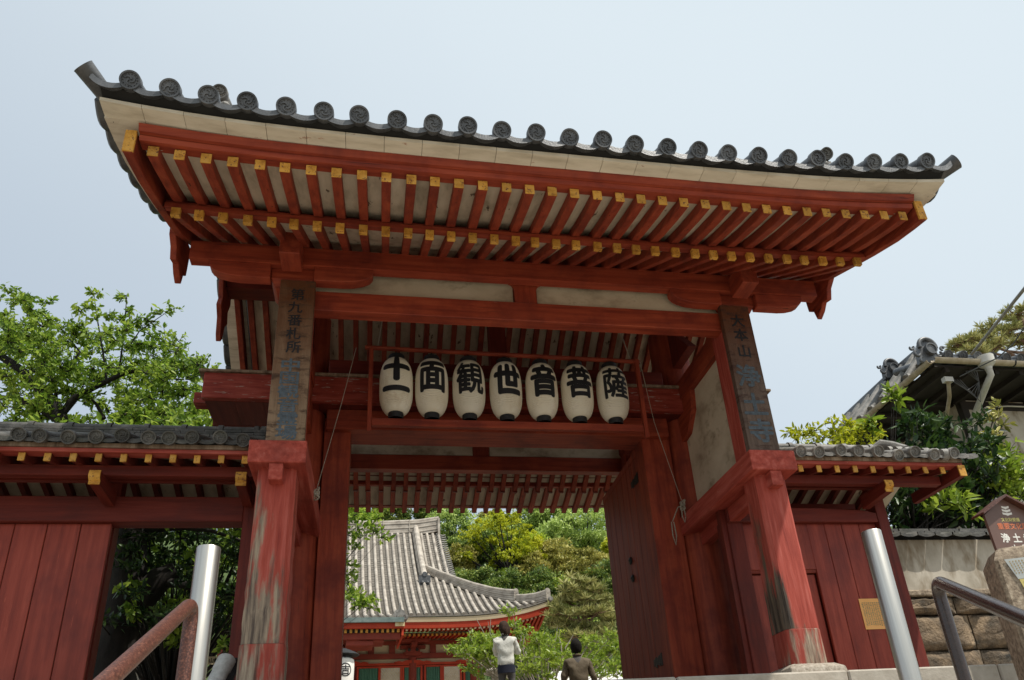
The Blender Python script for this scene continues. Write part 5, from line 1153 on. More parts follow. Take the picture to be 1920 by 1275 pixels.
q = bp(903, 1236, y=14.0); stone_lantern('grey stone lantern half hidden by the courtyard shrub, left of the woman', q.x+0.42, 14.0, q.z, 0.85, 'granite')
q = bp(406, 1238, y=6.0); PS = thing('place_sign', 'small cream sign with black characters behind the wrapped post', 'sign', (q.x, 6.0, 0.8), 0, local=True)
G().box(-0.19, 0.19, 0, 0.02, q.z-0.8-0.055, q.z-0.8+0.055).build('sign_plate', 'pale_tip', PS); G().box(-0.02, 0.02, 0.021, 0.05, 0, q.z-0.8).build('stake', 'old_wood', PS)
letters('平山峰行の', 0.072, lambda x, z: (x, -0.002, q.z-0.8+z), 'lettering', 'ink', PS, bold=0.03)
a, b = bp(1025, 1259, y=15), bp(1185, 1252, y=15); TT = thing('white_tent', 'white canvas event tent roof at the bottom, right of the standing man', 'tent', (a.x+1.5, 16, 1.45))
G().add([(a.x+0.15, 15, a.z), (a.x+4.5, 15, a.z), (a.x+4.5, 15.6, a.z+0.02), (a.x+0.15, 15.6, a.z+0.02), (a.x-0.15, 14.6, a.z-0.40), (a.x+4.6, 14.6, a.z-0.40), (a.x+4.6, 17.5, a.z-0.6), (a.x-0.15, 17.5, a.z-0.6)], [(0, 1, 2, 3), (4, 5, 1, 0), (7, 4, 0, 3), (6, 7, 3, 2), (5, 6, 2, 1)]).build('canopy', 'white_cloth', TT, smooth=0)
for x in (a.x-0.1, a.x+2.2, a.x+4.5): G().tube([(x, 14.62, 1.45), (x, 14.62, a.z-0.40)], 0.02, 8).build('tent_pole', 'steel', TT)

# ------------------------------------------------------------------ hill behind
def hz(y): return 1.45 if y < 37 else 1.45+0.86*(y-37)
g = G(); ny = 40; nx = 40; r_ = random.Random(3)
for j in range(ny+1):
    for i in range(nx+1):
        x = -90+180*i/nx; y = 37+75*j/ny; g.v.append((x, y, (hz(y) if y < 64 else hz(64)-0.3*(y-64))+(r_.uniform(-.8, .8) if 0 < j else -1.5)))
g.f = [(j*(nx+1)+i, j*(nx+1)+i+1, (j+1)*(nx+1)+i+1, (j+1)*(nx+1)+i) for j in range(ny) for i in range(nx)]
hill = st('hill', g, 'hill_soil')
def solve(u, v, h):
    y = 36.0
    while y < 65:
        p = bp(u, v, y=y)
        if hz(y)+h >= p.z: return p
        y += 0.25
    return p
def crown_pts(c, rx, ry, rz, n, k, r, flat=0.7, cs=0.30, shell=0.5):
    """leaf positions gathered in clumps over the outside of an uneven crown"""
    D = dirs(r, k); D[:, 2] = D[:, 2]*0.9+0.12; rad = shell+(1-shell)*r.rand(k)**0.6
    rad *= 0.85+0.3*np.sin(D[:, 0]*5+c[0])*np.cos(D[:, 1]*4+c[1])*0.6+0.15*r.rand(k)
    C = D*rad[:, None]*np.array([rx, ry, rz]); s = cs*(0.6+0.8*r.rand(k))*min(rx, rz)
    ci = r.randint(0, k, n); d = dirs(r, n); d[:, 2] = np.abs(d[:, 2])*1.0-0.25*r.rand(n)
    P = C[ci]+d*(s[ci]*(0.75+0.35*r.rand(n)))[:, None]*np.array([1, 1, flat]); return P+np.array(c), C+np.array(c)
def tree(name, label, u, v, rpx, kind, wide=1.0, tall=1.0, n=6200, leaf=0.20, h=4.0, group='trees on the hill behind the temple', up=0.45, cs=0.3, mt_bark='bark', k=None, pos=None):
    p = pos or solve(u, v, h); dep = (p-CAM).dot(FW); rr = rpx*dep/FPX; r = np.random.RandomState(int(u*3+v))
    T = thing(name, label, 'tree', (p.x, p.y, p.z-h-0.8 if pos is None else 1.45), 0, group)
    P, C = crown_pts((p.x, p.y, p.z), rr*wide, rr*0.9, rr*tall, n, k or int(60*wide), r, cs=cs)
    leafset('crown', P, leaf*dep/55, kind, T, up=up, rs=int(u), droop=0.1)
    b = Vector((p.x, p.y, p.z-rr*tall*0.55)); base = FR[T.name]; g = G()
    g.tube([base, base*0.5+b*0.5+Vector((0.12*rr, 0, 0)), b, Vector((p.x, p.y, p.z+rr*tall*0.2))], [0.075*rr+0.06, 0.06*rr+0.04, 0.045*rr+0.03, 0.02*rr], 8)
    for q in C[::3][:12]:
        q = Vector(q); g.tube([b, b*0.45+q*0.55-Vector((0, 0, rr*0.08)), q], [0.028*rr, 0.018*rr, 0.008*rr], 5)
    g.build('trunk', mt_bark, T)
    return T
TL = [
 ('broadleaf_tree', 'fresh green tree at far left of the view through the gate', 688, 962, 50, 'fresh_leaf', {}),
 ('broadleaf_tree', 'fresh green tree mostly hidden behind the left door jamb', 636, 955, 52, 'fresh_leaf', {}),
 ('broadleaf_tree', 'dark green tree left of the bare tree behind the hall ridge', 735, 968, 30, 'deep_leaf', {}),
 ('broadleaf_tree', 'small dark tree right of the bare tree above the ridge end', 806, 965, 24, 'deep_leaf', {}),
 ('broadleaf_tree', 'light green tree right above the hall ridge end', 848, 998, 46, 'soft_leaf', {'tall': 1.25}),
 ('broadleaf_tree', 'brownish green tree on the skyline at the sky gap', 922, 982, 26, 'ochre_leaf', {}),
 ('broadleaf_tree', 'pale green rounded tree on the skyline right of the sky gap', 996, 978, 42, 'soft_leaf', {}),
 ('broadleaf_tree', 'tall pale green tree high on the hill under the rafters', 1050, 978, 50, 'soft_leaf', {}),
 ('broadleaf_tree', 'pale green spreading tree with visible limbs beside the door', 1095, 1000, 58, 'soft_leaf', {'n': 8500}),
 ('broadleaf_tree', 'fresh green tree at the top right corner by the open door', 1150, 962, 42, 'fresh_leaf', {}),
 ('broadleaf_tree', 'ochre brown tree just right of the hall verge', 858, 1062, 38, 'ochre_leaf', {}),
 ('broadleaf_tree', 'dark green tree beneath the yellow tree, by the hall roof', 885, 1098, 42, 'deep_leaf', {}),
 ('broadleaf_tree', 'dark green tree under the middle of the yellow tree', 948, 1112, 42, 'deep_leaf', {}),
 ('broadleaf_tree', 'small fresh green tree low under the yellow tree', 952, 1092, 24, 'fresh_leaf', {'h': 3.0}),
 ('broadleaf_tree', 'olive tree right of the yellow tree', 1040, 1052, 42, 'ochre_leaf', {}),
 ('broadleaf_tree', 'broad olive green tree above the pine', 1090, 1078, 50, 'ochre_leaf', {'n': 8500}),
 ('broadleaf_tree', 'dark tree between olive tree and door at mid height', 1142, 1095, 42, 'deep_leaf', {}),
 ('broadleaf_tree', 'small yellow green tree touching the door edge', 1152, 1030, 24, 'yellow_leaf', {}),
 ('broadleaf_tree', 'dark tree behind the upturned corner of the hall roof', 1012, 1115, 45, 'deep_leaf', {}),
 ('broadleaf_tree', 'dark tree low beside the hall eave, left of the pine', 1030, 1185, 52, 'deep_leaf', {}),
 ('broadleaf_tree', 'dark tree low on the hill behind the pine', 1130, 1180, 55, 'deep_leaf', {}),
 ('broadleaf_tree', 'dark tree behind the hip ridge of the hall', 905, 1140, 40, 'deep_leaf', {}),
 ('broadleaf_tree', 'green tree behind the lower ridge of the hall roof', 985, 1150, 40, 'deep_leaf', {}),
 ('broadleaf_tree', 'mid green tree directly behind the yellow tree', 930, 1015, 44, 'soft_leaf', {}),
 ('broadleaf_tree', 'mid green tree behind the right half of the yellow tree', 985, 1030, 40, 'fresh_leaf', {}),
 ('broadleaf_tree', 'dark tree behind the left half of the yellow tree', 890, 1035, 36, 'deep_leaf', {}),
 ('broadleaf_tree', 'pale green tree between yellow tree and spreading tree', 1035, 1015, 40, 'soft_leaf', {}),
 ('broadleaf_tree', 'green tree low at the right, just above the shrub', 1090, 1215, 46, 'fresh_leaf', {}),
 ('broadleaf_tree', 'green tree above the hall corner tile', 1060, 1120, 34, 'fresh_leaf', {}),
 ('broadleaf_tree', 'olive tree low in the gap between ridge and yellow tree', 1000, 1075, 36, 'ochre_leaf', {}),
]
for nm, lab, u, v, rp, kd, kw in TL: tree(nm, lab, u, v, rp, kd, **kw)
# the bright yellow green tree, crown of separate cushions
p = solve(940, 1015, 4.5); p = bp(940, 1015, y=p.y-3); dep = (p-CAM).dot(FW); T = thing('yellow_tree', 'bright yellow green tree with cushion shaped crown in the middle of the hill', 'tree', (p.x+0.4, p.y, hz(p.y)-0.5))
r = np.random.RandomState(5); Ps = []; g = G(); fork = bp(955, 1075, y=p.y); g.tube([FR[T.name], fork], [0.28, 0.2], 8)
for u, v, rp in ((925, 975, 26), (905, 990, 24), (950, 985, 28), (975, 995, 24), (995, 1010, 22), (885, 1005, 24), (875, 1045, 15), (862, 1040, 12), (915, 1015, 24), (945, 1015, 24), (975, 1025, 22), (1000, 1035, 20), (1012, 1045, 12), (930, 1040, 20), (958, 1045, 20), (890, 1030, 18), (985, 1048, 16), (935, 965, 16), (960, 970, 16), (1005, 1022, 16), (925, 1060, 14)):
    c = bp(u, v, y=p.y+r.uniform(-1.2, 1.2)); q = rp*dep/FPX; P, _ = crown_pts(c, q, q, q*0.6, 620, 14, r, cs=0.42, flat=0.5); Ps.append(P)
    g.tube([fork, fork*0.4+c*0.6+Vector((0, 0, -0.3)), c], [0.11, 0.06, 0.02], 5)
leafset('crown', np.concatenate(Ps), 0.19, 'yellow_leaf', T, up=0.6, rs=9); g.build('trunk', 'bark', T)
# bare tree on the skyline
p = solve(772, 985, 2.0); T = thing('bare_tree', 'leafless grey tree against the sky above the hall ridge', 'tree', (p.x, p.y, p.z-3)); g = G()
def twig(a, d, ln, rad, lv, r):
    b = a+d*ln; m_ = a+d*ln*0.5+Vector((r.uniform(-1, 1), r.uniform(-1, 1), 0.3))*ln*0.07; g.tube([a, m_, b], [rad, rad*0.8, rad*0.6], 5)
    if lv:
        for _ in range(3 if lv > 1 else 2):
            nd = (d+Vector((r.uniform(-1, 1), r.uniform(-1, 1), r.uniform(-0.3, 0.8)))*0.62).normalized(); twig(b if _ else m_, nd, ln*r.uniform(0.55, 0.8), rad*0.6, lv-1, r)
rr_ = random.Random(11)
for dx in (-0.8, 0.5): twig(Vector((p.x+dx, p.y, p.z-3)), Vector((dx*0.1, 0, 1)).normalized(), 3.6, 0.10, 5, rr_)
g.build('branches', 'pale_bark', T)

def pine(label, u, v, y, boughs, base, group=None, needle=0.16, n=260, trunkr=0.12):
    T = thing('pine_tree', label, 'tree', base, 0, group); r = np.random.RandomState(int(u)); P = []; Dn = []; g = G()
    top = bp(u, v, y=y); b0 = Vector(base); g.tube([b0, b0*0.5+top*0.5+Vector((0.1, 0, 0)), top], [trunkr, trunkr*0.75, trunkr*0.3], 8)
    for bu, bv, rw in boughs:
        c = bp(bu, bv, y=y+r.uniform(-0.6, 0.6)); dep = (c-CAM).dot(FW); w_ = rw*dep/FPX
        t = max(0.2, min(0.95, (c.z-0.25-b0.z)/(top.z-b0.z))); a = b0*(1-t)+top*t; g.tube([a, a*0.5+c*0.5+Vector((0, 0, -0.1)), c], [trunkr*0.4, trunkr*0.25, trunkr*0.1], 6)
        for k in range(22):      # tufts
            q = np.array(c)+r.normal(size=3)*np.array([w_*0.5, w_*0.5, w_*0.2]); g.tube([c, Vector(q)], [0.02, 0.008], 4)
            d = dirs(r, n//10); d[:, 2] = np.abs(d[:, 2])*0.9+0.1; P.append(np.repeat(q[None], len(d), 0)); Dn.append(d)
    leafset('needles', np.concatenate(P), needle, 'pine_needle', T, up=0.2, rs=3, aspect=0.16, D=np.concatenate(Dn)*3)
    g.build('trunk', 'red_bark', T); return T
pine('old pine with layered boughs in front of the hill, right of the hall', 1090, 1100, 26,
     [(1090, 1095, 24), (1070, 1105, 20), (1115, 1108, 20), (1130, 1128, 22), (1060, 1128, 22), (1095, 1125, 24), (1050, 1150, 20), (1080, 1150, 22), (1120, 1150, 24), (1145, 1145, 18), (1150, 1165, 18), (1060, 1172, 22), (1095, 1175, 24), (1130, 1180, 22), (1075, 1195, 22), (1110, 1200, 22), (1145, 1200, 20), (1045, 1165, 14)],
     tuple(Vector((bp(1100, 1275, y=26).x, 26, 1.45))), needle=0.30, n=300, trunkr=0.22)
pine('pine tree behind the house roof at the right edge', 1905, 575, 10,
     [(1905, 590, 26), (1860, 622, 24), (1830, 640, 22), (1800, 648, 18), (1890, 622, 28), (1915, 640, 26), (1870, 650, 24), (1835, 660, 22), (1925, 605, 24), (1945, 660, 30)],
     tuple(Vector((bp(1960, 700, y=10).x, 10, 1.45))), needle=0.20, n=300, trunkr=0.16)

# ------------------------------------------------------------------ cherry tree left
def spray(P, Dn, g, c, w_, r, nt=9, nl=16, rad=0.008, up=0.25, ln=1.0, start=None):
    """a few twigs out of c with leaves set along them"""
    for _ in range(nt):
        d = Vector(r.normal(size=3)); d.z = abs(d.z)*0.6+up*0.5; d.normalize(); L_ = w_*(0.6+0.7*r.rand())*ln
        e = c+d*L_+Vector((0, 0, -0.10*L_)); m_ = c+d*L_*0.5+Vector((0, 0, 0.06*L_)); g.tube([c, m_, e], [rad, rad*0.7, rad*0.3], 4)
        for k in range(nl):
            t = 0.25+0.75*(k+r.rand())/nl; q = c*(1-t)**2+m_*2*t*(1-t)+e*t*t; P.append(tuple(q+Vector(r.normal(size=3))*0.02)); dd = Vector(r.normal(size=3))*0.7+d*0.6; Dn.append(tuple(dd))
ch = thing('cherry_tree', 'large leafy cherry tree with dark branches behind the left wall wing', 'tree', (-4.35, 5.6, 0.74)); g = G()
def br(pts, r0, r1):
    P = [bp(u, v, y=y) for u, v, y in pts]; n = len(P); g.tube(P, [r0+(r1-r0)*i/(n-1) for i in range(n)], 8); return P
br([(215, 1330, 5.5), (205, 1240, 5.5), (235, 1150, 5.4), (300, 1085, 5.3), (330, 1070, 5.3)], 0.34, 0.13)
br([(225, 1170, 5.4), (238, 1090, 5.3), (245, 1010, 5.3), (262, 960, 5.2), (190, 880, 5.1), (120, 800, 5.0)], 0.30, 0.10)
br([(120, 800, 5.0), (103, 758, 5.0), (78, 732, 5.0), (45, 699, 5.0), (21, 680, 5.0), (-20, 655, 5.0)], 0.095, 0.05)
br([(112, 780, 5.0), (141, 746, 5.0), (165, 732, 4.9), (200, 715, 4.9), (235, 699, 4.8), (262, 694, 4.8), (300, 708, 4.8), (345, 712, 4.8)], 0.06, 0.012)
br([(120, 795, 5.0), (75, 765, 5.1), (40, 750, 5.1), (0, 745, 5.2)], 0.06, 0.04)
br([(200, 715, 4.9), (193, 660, 4.8), (183, 602, 4.8), (175, 545, 4.8)], 0.018, 0.005); br([(223, 703, 4.9), (232, 626, 4.7), (238, 552, 4.7)], 0.018, 0.005)
br([(236, 660, 4.8), (262, 620, 4.7), (322, 579, 4.7)], 0.012, 0.004); br([(105, 755, 5.0), (104, 720, 5.0), (150, 660, 4.9), (110, 610, 4.9)], 0.03, 0.008)
br([(195, 785, 5.2), (182, 760, 5.2), (165, 740, 5.2)], 0.035, 0.012); br([(300, 1090, 5.3), (340, 1095, 5.2), (380, 1108, 5.1), (460, 1115, 5.0)], 0.075, 0.03)
br([(262, 1000, 5.3), (300, 992, 5.2), (347, 990, 5.2), (400, 996, 5.1), (470, 1020, 5.0)], 0.05, 0.02); br([(350, 712, 4.8), (385, 700, 4.4), (395, 672, 4.2)], 0.008, 0.003)
P = []; Dn = []; r = np.random.RandomState(2)
cl = []
for u0, u1, v0, v1, n in ((0, 110, 560, 700, 36), (90, 340, 615, 720, 54), (60, 385, 690, 800, 72), (0, 90, 640, 790, 32), (230, 395, 680, 800, 50), (-60, 0, 560, 780, 16)):
    for _ in range(n): cl.append((r.uniform(u0, u1), r.uniform(v0, v1), r.uniform(3.9, 6.8)))
for u, v in ((175, 553), (172, 575), (180, 600), (238, 560), (236, 585), (240, 612), (320, 581), (300, 590), (280, 603), (150, 585), (15, 552), (30, 570), (125, 640), (150, 620), (205, 590), (310, 640), (330, 650), (370, 700), (380, 690), (265, 610), (225, 600), (60, 580), (90, 600)): cl.append((u, v, 4.7))
for u, v, y in cl:
    if v < 600 and u > 115 and not (u in (175, 172, 180, 238, 236, 320, 300, 280, 150, 205)): continue
    spray(P, Dn, g, bp(u, v, y=y), 0.21 if v > 610 else 0.13, r, nt=5 if v > 610 else 4, nl=13)
leafset('crown', P, 0.076, 'cherry_leaf', ch, up=0.3, rs=4, droop=0.5, aspect=0.48, D=Dn, verts=6)
P = []; Dn = []
for _ in range(70):
    u, v = r.uniform(180, 500), r.uniform(985, 1225)
    if v > 1150 and u < 300 and r.rand() < 0.6: continue
    spray(P, Dn, g, bp(u, v, y=r.uniform(4.6, 8.0)), 0.22, r, nt=5, nl=9)
for _ in range(60):
    u, v = r.uniform(180, 500), r.uniform(985, 1200); spray(P, Dn, g, bp(u, v, y=r.uniform(8.0, 11.0)), 0.35, r, nt=5, nl=11)
for _ in range(280):
    spray(P, Dn, g, bp(r.uniform(20, 480), r.uniform(805, 975), y=r.uniform(3.0, 8.5)), 0.33, r, nt=5, nl=9)  # extra unseen sprays behind the wing roof, added to shade trunk and opening
leafset('lower_crown_and_shade', P, 0.115, 'cherry_leaf', ch, up=0.3, rs=4, droop=0.4, aspect=0.48, D=Dn, verts=6)
for a_, b_ in (((214, 1010), (262, 985)), ((220, 1012), (290, 1005)), ((230, 990), (300, 1012)), ((216, 1022), (275, 998))):
    g.tube([bp(a_[0], a_[1], y=4.0), bp((a_[0]+b_[0])/2, (a_[1]+b_[1])/2+rnd.uniform(-8, 4), y=4.0), bp(b_[0], b_[1], y=4.1)], [0.008, 0.006, 0.003], 4)
g.build('trunk', 'bark', ch, smooth=60)
def leafy(name, label, cat, pts, y, leaf, mtl, base, w_, nt, nl, r0, aspect=0.42, up=0.5, droop=0.1, bark='bark', tr=0.02, extra=None, jit=0.5, D0=None):
    T = thing(name, label, cat, base); P = []; Dn = []; r = np.random.RandomState(r0); g = G()
    for q in pts:
        u, v = q[0], q[1]; yy = (q[2] if len(q) > 2 else y)+r.uniform(-jit, jit); c = bp(u, v, y=yy); b = Vector(base)
        g.tube([b, b*0.6+c*0.4+Vector((0, 0, 0.25)), c], [tr, tr*0.7, tr*0.25], 5); spray(P, Dn, g, c, w_, r, nt=nt, nl=nl, up=up, rad=0.006)
    leafset('leaves', P, leaf, mtl, T, up=0.5, rs=r0, aspect=aspect, D=Dn, droop=droop, verts=6); g.build('stems', bark, T); return T
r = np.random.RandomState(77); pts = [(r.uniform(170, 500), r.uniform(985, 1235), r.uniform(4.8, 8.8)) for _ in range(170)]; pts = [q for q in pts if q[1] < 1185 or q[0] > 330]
leafy('shade_toned_tree', 'added tree filling the opening in the left wall wing, dark leaf colour standing in for shade', 'tree', pts, 6.5, 0.105, 'gloss_leaf', (-4.6, 8.2, 1.45), 0.26, 6, 9, 61, jit=0.2, tr=0.03)  # added tree: its dark leaf colour stands in for shade in the opening
# branch of a tree hanging beside the left jamb
b = bp(470, 900, y=8.5); leafy('cherry_tree', 'young cherry tree with light leaves hanging beside the left door jamb', 'tree',
      [(662, 968), (690, 975), (700, 985), (672, 990), (655, 1005), (665, 1030), (658, 1060), (650, 1080), (700, 1000), (715, 1010), (675, 1010), (655, 1095), (668, 1120), (680, 1135), (690, 1142), (655, 1130), (665, 1140), (648, 1110), (688, 1130), (710, 975), (640, 1050), (650, 975)],
      8.5, 0.12, 'cherry_leaf', (b.x, 8.5, 1.45), 0.2, 5, 7, 21, jit=0.3, tr=0.009)
r = np.random.RandomState(8)
# courtyard shrub in front of the hall
pts = [(r.uniform(880, 1160), r.uniform(1205, 1275)) for _ in range(60)]+[(r.uniform(890, 935), r.uniform(1195, 1250)) for _ in range(10)]+[(870, 1222), (862, 1225), (880, 1228), (850, 1222), (972, 1198), (985, 1192), (965, 1180), (960, 1150), (1120, 1205), (1140, 1200), (1155, 1215), (1100, 1215), (1012, 1208), (1030, 1212)]
pts = [q for q in pts if q[1] > 1200 or q[0] < 1000 or q[0] > 1080]
T = leafy('courtyard_shrub', 'light green shrub with bare twigs behind the two people', 'shrub', pts, 11.0, 0.10, 'tender_leaf', (bp(1020, 1275, y=11).x, 11.0, 1.45), 0.28, 8, 12, 31, jit=1.2, tr=0.02, bark='pale_bark')
g = G(); rr_ = random.Random(4)
for u, v, u2, v2 in ((900, 1230, 878, 1180), (900, 1220, 882, 1192), (925, 1215, 893, 1160), (932, 1210, 915, 1165), (930, 1200, 920, 1160), (980, 1210, 992, 1172), (975, 1210, 970, 1170), (1040, 1215, 1020, 1185), (1035, 1215, 1045, 1175), (1052, 1210, 1050, 1178), (1060, 1215, 1075, 1190)):
    a_, b_ = bp(u, v, y=11.2), bp(u2, v2, y=11.2); g.tube([a_-Vector((0, 0, 0.6)), a_, (a_+b_)/2+Vector((rr_.uniform(-.08, .08), 0, 0)), b_], [0.02, 0.016, 0.011, 0.005], 5)
g.build('bare_twigs', 'pale_bark', T)
# shrubs between plaster wall and house
r = np.random.RandomState(14)
pts = [(r.uniform(1655, 1860), r.uniform(840, 990), r.uniform(1.25, 2.6)) for _ in range(90)]+[(r.uniform(1690, 1850), r.uniform(775, 850), r.uniform(1.6, 2.8)) for _ in range(22)]+[(r.uniform(1800, 1860), r.uniform(820, 960), r.uniform(1.2, 2.4)) for _ in range(24)]
leafy('evergreen_shrub', 'dark glossy evergreen shrub above the plaster wall, under the house eaves', 'shrub', pts, 2.0, 0.135, 'gloss_leaf', (4.9, 1.7, 2.0), 0.19, 5, 6, 41, jit=0.1, aspect=0.38, tr=0.014)
pts = [(1875, 870, 1.6), (1890, 885, 1.5), (1905, 890, 1.5), (1880, 905, 1.5), (1860, 880, 1.6), (1900, 910, 1.5), (1915, 920, 1.5), (1870, 925, 1.5), (1850, 890, 1.6), (1890, 860, 1.5), (1910, 935, 1.4), (1845, 870, 1.7), (1925, 900, 1.5), (1860, 905, 1.5), (1885, 930, 1.5), (1930, 930, 1.5)]
leafy('leafy_bush', 'bright green bush above the information sign at the right edge', 'shrub', pts, 1.5, 0.12, 'tender_leaf', (5.5, 1.6, 2.0), 0.2, 7, 7, 43, jit=0.1, aspect=0.36, tr=0.012)
leafy('bright_sprig', 'sunlit sprig of pale leaves in front of the dark shrub', 'shrub', [(1785, 930, 1.15), (1772, 945, 1.15), (1800, 940, 1.12), (1760, 955, 1.15), (1812, 962, 1.1)], 1.1, 0.15, 'tender_leaf', (4.45, 1.3, 2.0), 0.11, 5, 4, 45, jit=0.03, aspect=0.36, tr=0.01)
leafy('bright_sprig', 'upright fresh green shoot in front of the house gutter', 'shrub', [(1676, 752, 2.2), (1672, 745, 2.2), (1682, 748, 2.2), (1625, 800, 2.0), (1632, 792, 2.0)], 2.2, 0.16, 'tender_leaf', (4.8, 2.1, 2.0), 0.09, 4, 4, 47, jit=0.03, aspect=0.36, tr=0.012)
pts = [(r.uniform(1485, 1650), r.uniform(812, 840), r.uniform(1.6, 3.0)) for _ in range(14)]+[(r.uniform(1575, 1650), r.uniform(798, 832), r.uniform(1.8, 3.0)) for _ in range(18)]+[(1562, 795, 2.2), (1530, 808, 2.2), (1500, 818, 2.2)]
leafy('yellow_bush', 'thin yellow green bush above the tiles of the right wall wing', 'shrub', pts, 2.2, 0.085, 'yellow_leaf', (4.2, 2.4, 2.0), 0.11, 4, 6, 49, jit=0.1, tr=0.01)
pts = [(1868, 765, 2.2), (1862, 790, 2.2), (1855, 815, 2.1), (1870, 780, 2.1), (1878, 800, 2.1), (1860, 840, 2.1), (1872, 820, 2.0)]
leafy('flowering_stems', 'tall thin stems with reddish young leaves against the house wall', 'shrub', pts, 2.1, 0.10, 'ochre_leaf', (5.6, 2.0, 2.0), 0.1, 4, 4, 51, jit=0.05, tr=0.012)

# ------------------------------------------------------------------ two people in the courtyard, seen from behind
def skinned(name, joints, edges, mt_, parent, sub=2, root=0):
    me = bpy.data.meshes.new(name); me.from_pydata([j[:3] for j in joints], edges, [])
    o = bpy.data.objects.new(name, me); COL.objects.link(o)
    md = o.modifiers.new('skin', 'SKIN'); sv = me.skin_vertices[0].data
    for i, j in enumerate(joints): r = j[3]; sv[i].radius = (r, j[4] if len(j) > 4 else r)
    sv[root].use_root = True; o.modifiers.new('s', 'SUBSURF').levels = sub
    bpy.context.view_layer.update()
    m2 = bpy.data.meshes.new_from_object(o.evaluated_get(bpy.context.evaluated_depsgraph_get())); bpy.data.objects.remove(o); bpy.data.meshes.remove(me)
    if name in ('jacket', 'body'):       # soft folds in the cloth
        from mathutils import noise as mn
        for v_ in m2.vertices:
            p_ = v_.co; f_ = mn.noise(Vector((p_.x*7, p_.y*7, p_.z*11)))*0.016+mn.noise(Vector((p_.x*16, p_.y*16, p_.z*22+3)))*0.008
            v_.co = p_+v_.normal*f_
    m2.materials.append(MAT[mt_]); m2.polygons.foreach_set('use_smooth', [True]*len(m2.polygons)); m2.name = name
    return link(name, m2, (0, 0, 0), parent)
def head(parent, c, r, turn, tilt, hair_mt, long_):
    """skull with face, ears and hair; faces +y before turning"""
    M_ = Matrix.Translation(c) @ Matrix.Rotation(turn, 4, 'Z') @ Matrix.Rotation(tilt, 4, 'X'); g = G(); n, k = 18, 14
    for i in range(k+1):
        th = math.pi*i/k; z = math.cos(th)
        for j in range(n):
            a = 2*math.pi*j/n; x = math.sin(th)*math.cos(a)*0.80; y = math.sin(th)*math.sin(a)*0.96
            jaw = max(0, -z); x *= 1-0.32*jaw; y *= 1-0.15*jaw
            if y > 0.6 and -0.45 < z < 0.15 and abs(x) < 0.16: y += 0.16*(1-abs(x)/0.16)*(0.3-z)      # nose
            if y > 0.5 and 0.05 < z < 0.30 and 0.15 < abs(x) < 0.45: y -= 0.05                        # eye sockets
            g.v.append((x*r, y*r, z*r*1.22))
    g.f += [(i*n+j, i*n+(j+1) % n, (i+1)*n+(j+1) % n, (i+1)*n+j) for i in range(k) for j in range(n)]
    hd = g.xf(M_).build('head', 'skin', parent, smooth=80)
    for s in (-1, 1):
        G().lathe((s*0.82*r, 0, -0.05*r), [(0.0, -0.06*r), (0.2*r, -0.04*r), (0.22*r, 0.03*r), (0.0, 0.05*r)], 10, ax='x').xf(M_).build('ear', 'skin', hd, smooth=80)
        G().lathe((s*0.30*r, 0.80*r, 0.08*r), [(0.0, -0.1*r), (0.09*r, -0.05*r), (0.1*r, 0), (0.0, 0.06*r)], 10, ax='y').xf(M_).build('eye', 'black_hair', hd, smooth=80)
    G().box(-0.2*r, 0.2*r, 0.80*r, 0.84*r, -0.58*r, -0.53*r).xf(M_).build('mouth', 'sign_orange', hd)
    g = G(); rr = random.Random(5)
    for i in range(k+1):
        th = math.pi*(0.78 if not long_ else 0.86)*i/k; z = math.cos(th)
        for j in range(n):
            a = 2*math.pi*j/n; b = 1.13+(0.10 if long_ else 0.03)*math.sin(a*5+i*0.9)*math.sin(i*1.3+a)+rr.uniform(-.04, .05); x = math.sin(th)*math.cos(a)*0.86*b; y = math.sin(th)*math.sin(a)*1.0*b; zz = z*1.27*b
            if y > 0.25 and z < 0.45: y = 0.25+0.1*rr.random(); zz = max(zz, 0.35) if abs(x) < 0.6 else zz
            if long_ and y < 0.2 and z < 0: zz *= 1.35; x *= 1.15+0.1*math.sin(a*7)
            g.v.append((x*r, y*r-0.03*r, zz*r))
    g.f += [(i*n+j, i*n+(j+1) % n, (i+1)*n+(j+1) % n, (i+1)*n+j) for i in range(k) for j in range(n)]+[tuple(k*n+j for j in range(n))]
    g.xf(M_).build('hair', hair_mt, hd, smooth=80)
def hand(parent, w_, d, side, mt_='skin'):
    """relaxed hand: palm with four unequal bent fingers and a thumb"""
    d = Vector(d).normalized(); s = Vector(side).normalized(); n = d.cross(s); w_ = Vector(w_)
    J = [(*w_, 0.022, 0.018), (*(w_+d*0.045), 0.036, 0.017), (*(w_+d*0.085), 0.038, 0.015)]; E_ = [(0, 1), (1, 2)]
    for k, (o, L_) in enumerate(((-0.030, 0.060), (-0.010, 0.072), (0.010, 0.076), (0.030, 0.068))):
        i = len(J); b = w_+d*0.09+s*o; J += [(*b, 0.0095), (*(b+d*L_*0.5+n*0.006), 0.0085), (*(b+d*L_*0.85+n*0.025), 0.0075)]; E_ += [(2, i), (i, i+1), (i+1, i+2)]
    i = len(J); b = w_+d*0.035+s*0.034; J += [(*b, 0.012), (*(b+d*0.025+s*0.02+n*0.01), 0.0105), (*(b+d*0.055+s*0.022+n*0.02), 0.009)]; E_ += [(1, i), (i, i+1), (i+1, i+2)]
    return skinned('hand', J, E_, mt_, parent, 1)
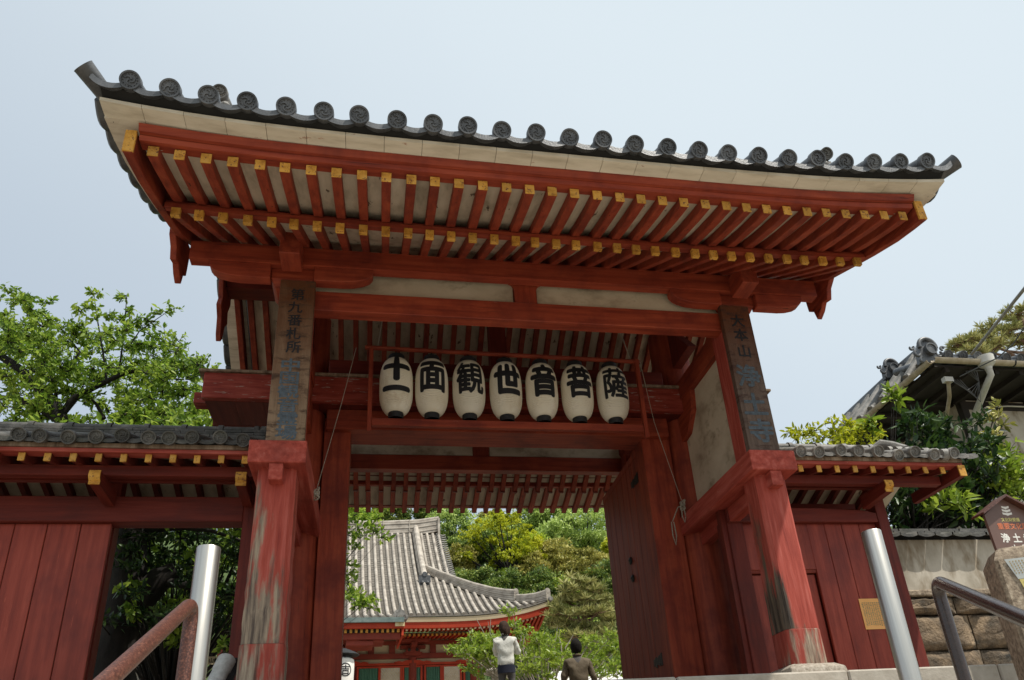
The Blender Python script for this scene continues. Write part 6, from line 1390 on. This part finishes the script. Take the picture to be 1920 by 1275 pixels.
def person(label, x, y, z, H_, turn, jm, tm, hm, long_, arms, topmt=None):
    T = thing('person', label, 'person', (x, y, z), turn, local=True); s = H_/1.7
    hip, sh, nk = 0.90*s, 1.40*s, 1.47*s
    body = [(0, 0, hip, .15*s, .11*s), (0, -0.01, 1.06*s, .135*s, .10*s), (0, -0.015, 1.24*s, .155*s, .115*s), (0, -0.01, sh-0.03, .14*s, .10*s), (0, 0.0, nk, .052*s, .055*s), (0, 0.02, nk+0.06, .05*s, .052*s)]
    ed = [(0, 1), (1, 2), (2, 3), (3, 4), (4, 5)]
    for q in (-1, 1):
        i = len(body); body += [(q*0.09*s, 0, hip-0.10, .088*s), (q*0.095*s, 0.01, 0.48*s, .06*s), (q*0.10*s, -0.01, 0.10*s, .042*s), (q*0.10*s, 0.10*s, 0.035, .04*s)]; ed += [(0, i), (i, i+1), (i+1, i+2), (i+2, i+3)]
    b = skinned('body', body, ed, tm, T)
    # jacket shell with sleeves
    jk = [(0, -0.005, 0.84*s, .18*s, .135*s), (0, -0.01, 1.0*s, .165*s, .125*s), (0, -0.015, 1.22*s, .175*s, .13*s), (0, -0.01, sh-0.02, .15*s, .11*s), (0, 0.0, nk-0.005, .07*s, .07*s)]
    ed = [(0, 1), (1, 2), (2, 3), (3, 4)]; ends = []
    for q, (el, wr) in zip((-1, 1), arms):
        i = len(jk); el = Vector(el)*s; wr = Vector(wr)*s; jk += [(q*0.175*s, -0.01, sh-0.035, .068*s), (*el, .055*s), (*wr, .042*s)]; ed += [(3, i), (i, i+1), (i+1, i+2)]; ends.append((el, wr, q))
    skinned('jacket', jk, ed, jm, T, 3)
    G().tube([(0.06*s*math.cos(a), 0.06*s*math.sin(a)+0.005, nk+0.015) for a in [2*math.pi*i/12 for i in range(13)]], 0.020*s, 8).build('collar', jm, T, smooth=80)
    if topmt: G().lathe((0, 0, 0), [(.168*s, 0.76*s), (.172*s, 0.90*s)], 20).xf(Matrix.Diagonal((1, 0.75, 1, 1))).build('blouse', topmt, T, smooth=80)
    for el, wr, q in ends: hand(T, wr+(wr-el).normalized()*0.02, wr-el, (1, 0.2, 0) if q < 0 else (-1, 0.2, 0))
    return T, s, nk
q = bp(1079, 1200, z=2.40)
T, s, nk = person('person in an olive brown jacket with short black hair, seen from behind', q.x, q.y, 0.745, 1.62, R(-6), 'olive_jacket', 'grey_trousers', 'black_hair', False,
                  [((-0.255, -0.02, 1.10), (-0.245, 0.08, 0.86)), ((0.255, -0.02, 1.10), (0.245, 0.08, 0.86))])
head(T, (0, 0.015, nk+0.155*s), 0.098*s, 0, 0, 'black_hair', False)
q = bp(942, 1165, z=3.05)
T, s, nk = person('person in a light grey cardigan with wavy dark hair, head bowed, arms folded, trousers dark', q.x+0.03, q.y, 1.45, 1.57, R(-16), 'grey_knit', 'grey_trousers', 'brown_hair', True,
                  [((-0.205, 0.09, 1.13), (-0.03, 0.22, 1.17)), ((0.250, 0.06, 1.13), (0.05, 0.25, 1.22))], 'navy_cloth')
head(T, (-0.015, 0.03, nk+0.14*s), 0.100*s, R(35), R(-22), 'brown_hair', True)
